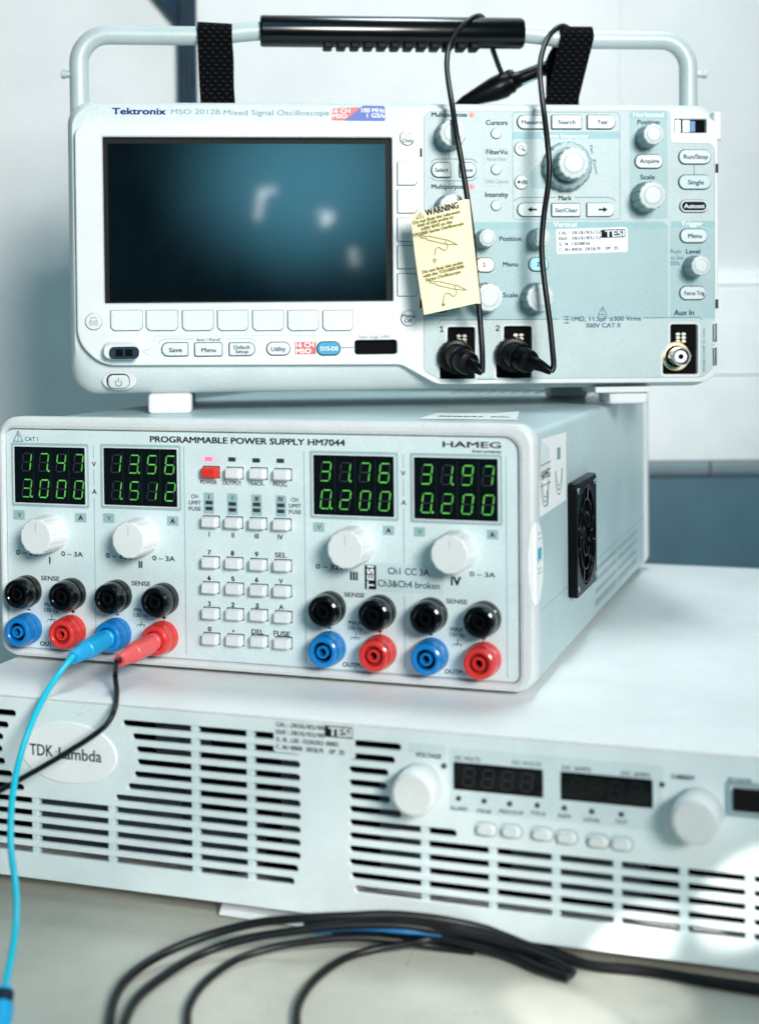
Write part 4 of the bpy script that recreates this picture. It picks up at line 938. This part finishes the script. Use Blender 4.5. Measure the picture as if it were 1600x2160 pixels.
# oval badge
mb = MB(); mb.loft(ell(-177, 62.2, 25.6, 14.6, 64), [(0, .05), (.1, -.5), (.5, -.8)], 'paper_white')
mb.text('TDK', -191.2, 62.4, 5.3, 'ink_black', -.86, 12.5, bold=.012); mb.text('·', -183.2, 62.3, 1.2, 'ink_black', -.86, 1.2, bold=.02); mb.text('Lambda', -170.5, 61.9, 5.3, 'ink_black', -.86, 22.5, bold=.012); mb.build('oval_badge', ts)
mb = MB()
for i in range(26):
    x, z = -170+random.gauss(0, 3), 81+random.gauss(0, 1.4); s_ = random.uniform(.1, .28); mb.flat([(x-s_, z), (x+s_*1.8, z-s_*.5), (x+s_*.4, z+s_*.7)], -.03, 'ink_pale')
mb.build('scuff_mark', ts)
cal_sticker(FT, (577, 1523, 749, 1594), (('CAL:', '2018/03/06'), ('DUE:', '2019/03/06'), ('S.N.', 'LOC-332A263-0002'), ('C.Nr.', '0909 2018/R  OP 35')), ts, -.06, 'sticker_grey', 'ink_black')
# control strip
mb = MB(); mb.loft(rr4(9, 100, 53, 80.5, (1.5,)*4), [(0, .05), (.15, -.25), (.3, -.3)], 'panel_light'); mb.loft(rr4(-9.5, 7.5, 76.3, 81, (.8,)*4), [(0, .05), (.1, -.2)], 'panel_light')
tt = lambda t, px, py, h, w, m='ink_navy': FT.text(mb, t, px, py, h, m, -.36, w, bold=.015)
tt('VOLTAGE', 903, 1594, 9, 54); tt('DC VOLTS', 985, 1601, 9, 52); tt('DC VOLTS', 1110, 1611, 8, 60); tt('DC AMPS', 1215, 1622, 9, 60); tt('DC AMPS', 1340, 1634, 9, 60); tt('CURRENT', 1440, 1640, 9, 50)
for t, px, py in (('ALARM', 967, 1706), ('FINE', 1021, 1712), ('PREV/OVP', 1078, 1714), ('FOLD', 1135, 1716), ('REM', 1190, 1722), ('LOCAL', 1248, 1730), ('OUT', 1310, 1734)): tt(t, px, py, 8, 10+len(t)*5)
mb.build('control_strip', ts)
for a_ in ((958, 1610, 1143, 1680), (1184, 1634, 1374, 1699)):
    q = [FT.xz(a_[0], a_[1]+(0 if a_[0] < 1000 else 0)), FT.xz(a_[2], a_[3])]
    x0, x1 = q[0][0], q[1][0]; z0, z1 = 62.9, 74.0
    mb = MB(); mb.loft(rr((x0+x1)/2, (z0+z1)/2, x1-x0+1, z1-z0+1, .6), [(0, -.25), (.2, -.5)], 'black_plastic'); mb.flat(rr((x0+x1)/2, (z0+z1)/2, x1-x0-.6, z1-z0-.6, .4), -.56, 'black_gloss')
    un = MB()
    for i in range(4): digit(un, un, x0+(x1-x0)*(.17+.22*i), (z0+z1)/2, 4.6, 7.6, '8', -.6)
    mb.add(un.v, un.f, 'digit_off' if a_[0] < 1000 else 'meter_off'); mb.build('meter_window', ts)
for px, py in ((936, 1616), (967, 1684), (1021, 1690), (1075, 1696), (1133, 1699), (1190, 1705), (1248, 1712), (1310, 1718), (1396, 1655)):
    x, z = FT.xz(px, py, -.3); mb = MB(); mb.lathe((x, -.1, z), (0, -1, 0), [(1.15, 0), (1.1, .6), (.7, .9), (.1, 1)], 'led_dark', 16); mb.build('indicator_lamp', ts)
for px, py in ((1022, 1753), (1075, 1757), (1140, 1763), (1192, 1770), (1258, 1778), (1308, 1784)):
    x, z = FT.xz(px, py, -2); mb = MB(); mb.frame(rr(x, z, 10.4, 6.6, 3.2), .5, -.04, 'groove'); mb.loft(rr(x, z, 7.2, 4.2, 1.9), [(0, .1), (0, -1.6), (.4, -2.2)], 'white_plastic'); mb.build('push_button', ts)
for px, py in ((889, 1657), (1473, 1712)):
    x, z = FT.xz(px, py, 0); mb = MB(); out = []
    for i in range(160):
        a = 2*math.pi*i/160; rad = 10.2-(.32 if i % 4 < 2 else 0); out.append((x+rad*math.cos(a), z+rad*math.sin(a)))
    mb.loft(out, [(0, -.05), (.2, -9), (.5, -12.5)], 'white_plastic', cap=False); mb.loft(circ(x, z, 9.6, 56), [(0, -12.4), (.5, -13.6), (1.6, -14.2)], 'white_plastic'); mb.build('knob', ts)
x, z = FT.xz(1580, 1688, 0); mb = MB(); mb.loft(rr(x, z, 18, 14, .8), [(0, .05), (.2, -1.2), (1.2, -1.2), (1.2, 0)], 'groove', cap=False)
mb.v += []; mb.box(x-6.4, x+6.4, -2.0, 1, z-4.6, z+4.6, 'black_matte', .6); mb.build('rocker_switch', ts)
mb = MB(); tt('POWER', 1560, 1648, 10, 50); mb.v = [(a, -.05, c) for a, b, c in mb.v]; mb.build('printed_mark', ts)
for x in (-225, 150):
    for y in (40, 400):
        mb = MB(); mb.lathe((x, y, -.2), (0, 0, -1), [(9, 0), (9, 5), (7.5, -LIFT*0+7.75)], 'black_matte', 20, True); mb.build('foot', ts)

# ------------------------------------------------------------------ loose things
def child(mb, nm, root, loc): 
    mb.v = [(a-loc[0], b-loc[1], c-loc[2]) for a, b, c in mb.v]; return mb.build(nm, root)
def wp(fr, L): return [tuple(fr.world(fr.at(px, py, 1, y))) for px, py, y in L]

# two oscilloscope probes
def probe(cx0, cz0, endpx, cab, label, dirv, extra=None):
    base = FS.world((cx0, 0, cz0)); root = thing('probe_lead', base, 0, label, 'probe lead', 'probe leads hanging over the handle')
    A = (FS.M @ Vector((0, -1, 0))); p0 = FS.world((cx0, 3.5, cz0)); D = (FS.M @ Vector(dirv)).normalized()
    mb = MB(); mb.lathe(p0, A, [(8.8, 0), (9.9, .5), (9.9, 9.5), (9.2, 10.6), (7.4, 10.9)], 'black_plastic', 30)
    for i in range(22):
        a = 2*math.pi*i/22; u = FS.M @ Vector((math.cos(a), 0, math.sin(a))); q = Vector(p0)+u*9.9
        mb.tube([q+A*3, q+A*9], .45, 'black_plastic', 6, 0)
    p1 = Vector(p0)+A*10.0
    mb.lathe(p1, D, [(7.6, -1), (7.6, 5), (8.0, 5.4), (8.0, 6.6), (6.9, 7), (6.9, 14), (6.2, 16.5), (3.5, 17.6), (.1, 17.8)], 'black_plastic', 30)
    e = FS.world(FS.at(*endpx)); s0 = p1+D*12
    mb.tube([s0, s0.lerp(e, .5)+Vector((0, -1.5, .6)), e], [5.2, 1.9], 'black_plastic', 14, 8); child(mb, 'connector', root, base)
    mb = MB(); pts = [tuple(e)]+wp(FS, cab); mb.tube(pts, 1.62, 'cable_black', 12, 8); child(mb, 'cable', root, base)
    if extra: extra(root, base)
    return root
cab1 = [(1017, 770, -27), (1016, 735, -27), (1013, 690, -25.5), (1009, 640, -24.4), (1003, 580, -24.3), (996, 500, -24.3), (987, 430, -24.3), (981, 390, -23.6), (972, 335, -22), (962, 280, -20), (953, 220, -12), (945, 170, 4), (942, 135, 20), (946, 100, 32), (961, 70, 37.2), (983, 46, 41), (1003, 34, 47), (1017, 36, 56), (1026, 60, 61.5), (1036, 95, 63), (1048, 130, 66), (1062, 165, 70)]
def head1(root, base):
    a, b = FS.world(FS.at(978, 214, 1, 72)), FS.world(FS.at(1172, 134, 1, 72)); d = b-a; L = d.length; mb = MB()
    mb.lathe(a, d, [(.4, -8), (3.5, 0), (5.5, 10), (7.5, 20), (8, 27), (6.8, 30), (7.0, 32), (5.5, 34), (4.6, 40), (4.2, L-4), (2.5, L), (.1, L)], 'black_plastic', 20)
    c = a+d*.5; mb.lathe(c+Vector((0, 0, 3)), Vector((-.25, 0, 1)), [(3.6, 0), (3.8, 2.5), (2.6, 4.5), (1.7, 5)], 'black_plastic', 16, True); child(mb, 'probe_head', root, base)
    mb = MB(); p = FS.world(FS.at(1100, 178, 1, 64)); q = FS.world(FS.at(1152, 157, 1, 64)); mb.tube([p, q], .55, 'alu_bright', 8, 0); child(mb, 'hook_tip', root, base)
c1 = FS.xz(959, 752, 0); c2 = FS.xz(1079, 748, 0)
probe(c1[0], c1[1], (1016, 786, 1, -27), cab1, 'black probe lead through the yellow warning tag, plugged into input 1', (.30, -1, -.22), head1)
cab2 = [(1167, 770, -27.5), (1164, 730, -27.5), (1159, 680, -27), (1151, 620, -26.5), (1144, 560, -25), (1142, 510, -24.5), (1147, 450, -25), (1155, 395, -27), (1158, 350, -27.5), (1154, 300, -26), (1147, 240, -19), (1141, 190, -4), (1138, 145, 14), (1143, 110, 30), (1155, 80, 40.5), (1172, 60, 43.6), (1187, 54, 49), (1199, 60, 55), (1207, 74, 59), (1211, 100, 66), (1212, 140, 70), (1212, 190, 72)]
probe(c2[0], c2[1], (1162, 784, 1, -28), cab2, 'black probe lead without a tag, plugged into input 2', (.42, -1, -.24))

# yellow warning tag folded round the first lead
TY = -26.6
tag_o = FS.world(FS.at(940, 540, 1, TY)); tg = thing('warning_tag', tag_o, 0, 'yellow paper warning tag folded round a probe lead', 'tag')
mb = MB()
TLc, TRc, BRc, BLc = [Vector(FS.at(*p, 1, TY)) for p in ((866, 452), (978, 420), (1002, 640), (895, 664))]
def tagpt(u, v):
    p = TLc.lerp(TRc, u).lerp(BLc.lerp(BRc, u), v); p.y = TY-.2+1.9*(1-u)**2*(1+.4*math.sin(4*v))-1.0*math.sin(u*3.0)*.5+ (1.6*max(0, .18-u)/.18*(v > .45)*(v-.45))
    p.x += -.5*math.sin(3.1*v)*(1-u); return p
NU, NV = 14, 16; vs = [tagpt(i/NU, j/NV) for j in range(NV+1) for i in range(NU+1)]
# fold: continue round the cable and back behind the sheet
fs = [(j*(NU+1)+i, j*(NU+1)+i+1, (j+1)*(NU+1)+i+1, (j+1)*(NU+1)+i) for j in range(NV) for i in range(NU)]
mb.add([FS.world(p) for p in vs], fs, 'tag_paper')
fold = []; K = 9
for j in range(NV+1):
    v = j/NV; e = tagpt(1, v); r_ = 2.35
    for k in range(K+1):
        a = R(90-230*k/K*1.0); fold.append(Vector((e.x+1.2+r_*math.cos(a), e.y+r_*.95-r_*math.sin(a), e.z-.0)))
    fold[-K-1] = e.copy()
fs = [(j*(K+1)+i, j*(K+1)+i+1, (j+1)*(K+1)+i+1, (j+1)*(K+1)+i) for j in range(NV) for i in range(K)]
mb.add([FS.world(p) for p in fold], fs, 'tag_paper')
vs = [tagpt(i/NU*.96+.04, .01+.98*j/NV)+Vector((0, 1.0, 0)) for j in range(NV+1) for i in range(NU+1)]
mb.add([FS.world(p) for p in vs], [(j*(NU+1)+i+1, j*(NU+1)+i, (j+1)*(NU+1)+i, (j+1)*(NU+1)+i+1) for j in range(NV) for i in range(NU)], 'tag_paper')
child(mb, 'paper_sheet', tg, tag_o)
mb = MB(); un = MB()
def onto(px, py): return FS.xz(px, py, TY-1.2)
def tg_text(t, px, py, h, w, m='ink_yellow', rot=13.5, b=.02, f='sans'):
    kx, kz = FS.k(px, py, TY); x, z = onto(px, py); un.text(t, x, z, h*kz, m, 0, w*kx, f, b, rot)
tg_text('WARNING', 932, 440, 13, 70, 'ink_black', 13.5, .015)
for t, px, py, w_ in (('Do not float the reference', 921, 457, 100), ('lead of this probe to', 919, 465.5, 76), ('±30V RMS on the', 921, 474.5, 66), ('TPS2000 Series Oscilloscope', 924, 483, 110), ('Do not float this probe', 934, 563, 86), ('with the TDS1000/2000', 936, 571.5, 87), ('Series Oscilloscope', 935, 581, 74)): tg_text(t, px, py, 6.5, w_)
def tl(L, w_=.36): un.stroke([onto(860+a/7.715, 400+b/7.715) for a, b in L], w_, 0, 'ink_yellow')
for dx, dy in ((0, 0), (150, 738)):
    tl([(a+dx, b+dy) for a, b in ((205, 760), (215, 742), (330, 760), (345, 748), (625, 815), (640, 810), (780, 878), (810, 890), (760, 892), (640, 880), (610, 880), (330, 815), (310, 790), (220, 775), (205, 760))]); tl([(625+dx, 815+dy), (610+dx, 880+dy)])
tl([tuple(p) for p in smooth([(648, 880), (640, 950), (600, 985), (550, 960), (500, 935), (455, 970), (440, 1060)], 5)]); tl([tuple(p) for p in smooth([(795, 1625), (785, 1700), (740, 1735), (690, 1700), (640, 1680), (590, 1730), (580, 1860)], 5)])
un.flat([onto(860+a/7.715, 400+b/7.715) for a, b in ((545, 1850), (615, 1855), (580, 1905))], 0, 'ink_yellow')
for i, wq in enumerate((38, 24, 10)): tl([(440-wq, 1140+i*22), (440+wq, 1135+i*22)]); 
tl([(440, 1110), (440, 1140)]); tl([(145, 470), (205, 365), (265, 440), (145, 470)], .4); tl([(205, 400), (210, 440)], .4)
def surf_y(x, z):                              # nearest point of the sheet
    best = None
    for j in range(NV*2+1):
        for i in range(NU*2+1):
            p = SURF[j*(NU*2+1)+i]; dd = (p.x-x)**2+(p.z-z)**2
            if best is None or dd < best[0]: best = (dd, p.y)
    return best[1]
SURF = [tagpt(i/(NU*2), j/(NV*2)) for j in range(NV*2+1) for i in range(NU*2+1)]
_cy = {}
def sy(x, z):
    k = (round(x*1.2), round(z*1.2))
    if k not in _cy: _cy[k] = surf_y(k[0]/1.2, k[1]/1.2)
    return _cy[k]
for mi in range(len(un.mats)):
    ids = [f for f, m in zip(un.f, un.m) if m == mi]; mb.add([FS.world((a, sy(a, c)-.45, c)) for a, b, c in un.v], ids, un.mats[mi])
child(mb, 'printed_warning', tg, tag_o)

# two webbing straps over the handle
def strap(label, pxs, half, top_w):
    root = FS.world((FS.at(pxs[0][0], 207, 1, 43).x, 45, 167)); pts, wv = [], []
    zc_ = 210.9; xt, xb = FS.at(pxs[0][0], pxs[0][1], 1, 50).x, FS.at(pxs[1][0], pxs[1][1], 1, 43).x; mb = MB(); P = []
    for f in (0, .25, .5, .75, .92): P.append((xb+(xt-xb)*(f if top_w == 0 else f**.6), 42.2+.6*f, 166.6+(zc_-167)*f))
    for a in range(0, 181, 20): P.append((xt, 50-7.0*math.cos(R(a)), zc_+7.0*math.sin(R(a))))
    for f in (.75, .5, .25, 0): P.append((xb*.5+xt*.5, 57.4+1.5*(1-f), 166.6+(zc_-167)*f))
    d = FS.M @ Vector((half, 0, top_w)); mb.ribbon([FS.world(p) for p in P], [d, d], 1.5, 'webbing', 6)
    o = mb.build('carry_strap', origin=root); return tag(o, label, 'strap', 'woven straps over the carrying handle')
strap('black woven strap hanging straight down on the rail side of the handle', ((453, 60), (460, 205)), 10.2, -.5)
strap('black woven strap slanting down beside the two probe leads', ((1211, 66), (1178, 207)), 10.2, 0)

# banana plug leads
def banana(px, py, endpx, endy, body, cable, path, rcab, label, group='test leads in the supply outputs'):
    x, z = FH.xz(px, py, YP); c0 = FH.world((x, YP-7.5, z)); e = FH.world(FH.at(*endpx, 1, endy)); d = (e-c0); L = d.length
    root = thing('banana_lead', c0, 0, label, 'test lead', group); mb = MB()
    mb.lathe(c0, d, [(4.4, 0), (4.5, 5), (3.9, 5.5), (3.9, 7.2), (4.9, 7.8), (5.0, 16), (4.8, L-13), (4.2, L-12.5), (3.2, L-.8), (2.9, L), (1.6, L), (1.4, L-3), (.1, L-3)], body, 24)
    m2 = mb; mb.box(0, 0, 0, 0, 0, 0, body) if False else None
    child(mb, 'plug', root, c0)
    mb = MB(); st = e-d.normalized()*3; mb.tube([tuple(st), tuple(e+d.normalized()*2)]+[tuple(WORLD.at(a, b, 1, y)) for a, b, y in path], rcab, cable, 12, 8); child(mb, 'cable', root, c0); return root, c0
r1, b1 = banana(247, 1336, (153, 1388), -46, 'plug_blue', 'cable_cyan', [(120, 1427, 686), (92, 1472, 678), (63, 1535, 668), (41, 1602, 660), (29, 1662, 650), (23, 1722, 640), (23, 1790, 626), (31, 1850, 612), (35, 1905, 602), (33, 1955, 592), (26, 2005, 584), (17, 2050, 577), (9, 2092, 572)], 1.5, 'cyan test lead with a blue plug hanging down past the grille')
mb = MB(); p, q = WORLD.at(9, 2088, 1, 572), WORLD.at(-4, 2190, 1, 556); mb.lathe(p, q-p, [(1.6, -1), (3.4, 0), (3.6, 6), (4.6, 7), (4.6, 30)], 'plug_blue', 20); mb.lathe(p+(q-p)*.02, q-p, [(4.0, 1), (4.0, 5.5)], 'rail_navy', 20); child(mb, 'end_plug', r1, b1)
banana(345, 1343, (251, 1394), -44, 'plug_red', 'cable_black', [(243, 1425, 694), (246, 1463, 678), (241, 1498, 664), (225, 1528, 660), (195, 1553, 659), (150, 1582, 659), (100, 1612, 659), (50, 1640, 660), (0, 1668, 660), (-70, 1702, 660), (-220, 1790, 655), (-420, 1920, 648), (-640, 1975, 640), (-900, 1985, 632)], 1.3, 'black test lead with a red plug crossing the oval badge')

# cables lying on the desk in front
def desk_cable(L, r, label, m='cable_black', hgt=None, name='desk_cable', group='cables coiled on the desk'):
    pts = [tuple(WORLD.at(px+random.gauss(0, 2.5), py+random.gauss(0, 1.6), 2, DZ+h)) for px, py, h in L]; mb = MB(); mb.tube(pts, r, m, 12, 8); o = mb.build(name, origin=pts[len(pts)//2]); return tag(o, label, 'cable', group)
desk_cable([(60, 2900, 2.2), (200, 2480, 2.2), (226, 2230, 2.2), (232, 2160, 2.2), (243, 2105, 2.3), (276, 2062, 3), (335, 2018, 5), (430, 1975, 9), (540, 1948, 14), (640, 1938, 17), (740, 1932, 18), (830, 1933, 18), (920, 1940, 16), (1010, 1958, 12), (1095, 1984, 8), (1160, 2010, 5), (1240, 2034, 2.4), (1340, 2046, 2.2), (1460, 2062, 2.2), (1600, 2084, 2.2), (1800, 2112, 2.2)], 1.9, 'outermost black cable, sweeping from the coil along the foot of the rack supply')
desk_cable([(110, 2880, 2.2), (222, 2470, 2.2), (246, 2230, 2.2), (262, 2160, 2.2), (290, 2108, 2.2), (345, 2058, 2.5), (425, 2012, 4), (520, 1983, 8), (620, 1965, 11), (720, 1954, 13), (830, 1953, 13), (940, 1966, 10), (1040, 1986, 7), (1110, 2012, 4), (1170, 2040, 3), (1206, 2060, 2.2)], 1.85, 'black cable lying just inside the outermost one of the coil')
desk_cable([(520, 2900, 2), (430, 2480, 2), (400, 2230, 2), (396, 2160, 2), (402, 2118, 2), (432, 2072, 2), (492, 2026, 3), (580, 1996, 5), (680, 1982, 7), (770, 1978, 7), (850, 1985, 5), (920, 1996, 2.3), (1000, 2004, 2)], 1.6, 'black cable bending into the middle loop of the coil')
desk_cable([(800, 2900, 2), (680, 2480, 2), (632, 2230, 2), (626, 2160, 2), (632, 2112, 2), (664, 2065, 2), (722, 2026, 2.2), (790, 2005, 3), (850, 1994, 4.5), (900, 1986, 6), (960, 1980, 5), (1040, 1985, 3)], 1.6, 'black cable of the innermost loop of the coil')
desk_cable([(640, 1952, 9), (740, 1944, 12), (840, 1945, 13), (930, 1955, 12), (1020, 1976, 9), (1100, 2004, 6), (1170, 2034, 4), (1212, 2056, 3)], 1.9, 'black cable of the bundle that ends in front of the rack knobs')
desk_cable([(700, 1968, 6), (800, 1964, 8), (900, 1972, 8), (990, 1990, 6), (1070, 2016, 4), (1140, 2044, 3), (1196, 2066, 2.2)], 1.9, 'black cable nearest the viewer where the bundle runs off to the right')
desk_cable([(830, 1938, 15.5), (920, 1947, 14), (1000, 1964, 11), (1080, 1988, 8), (1150, 2012, 5), (1260, 2040, 2.3), (1380, 2055, 2.2), (1500, 2076, 2.2), (1700, 2108, 2.2)], 1.9, 'black cable behind the blue end, running right under the rack supply')
desk_cable([(660, 1965, 8), (720, 1960, 10), (790, 1959, 11), (850, 1962, 10.5), (900, 1970, 9), (940, 1982, 7)], 1.4, 'short blue cable end among the black cables', 'tape_blue')
# paper under the front edge of the rack supply
sh = [tuple(WORLD.at(px, py, 2, DZ+z)) for px, py, z in ((470, 1902, 4.5), (461, 1929, 1.2), (560, 1944, 1.2), (690, 1962, 1.2), (740, 1930, 4.5), (600, 1912, 4.5))]
mb = MB(); mb.add(sh+[(a, b, c-.3) for a, b, c in sh], [(0, 1, 2, 5), (5, 2, 3, 4), (9, 8, 11, 6)[::-1] if False else (6, 11, 8, 7), (11, 10, 9, 8)], 'sheet_white')
q = [tuple(WORLD.at(px, py, 2, DZ+z)) for px, py, z in ((622, 1926, 3.2), (632, 1940, 2.2), (690, 1948, 2.0), (720, 1936, 3.4))]; mb.add([(a, b, c+.3) for a, b, c in q], [(0, 1, 2, 3)], 'tape_blue')
tag(mb.build('paper_sheet', origin=sh[1]), 'white paper sheet with a blue mark sticking out under the rack supply', 'paper')
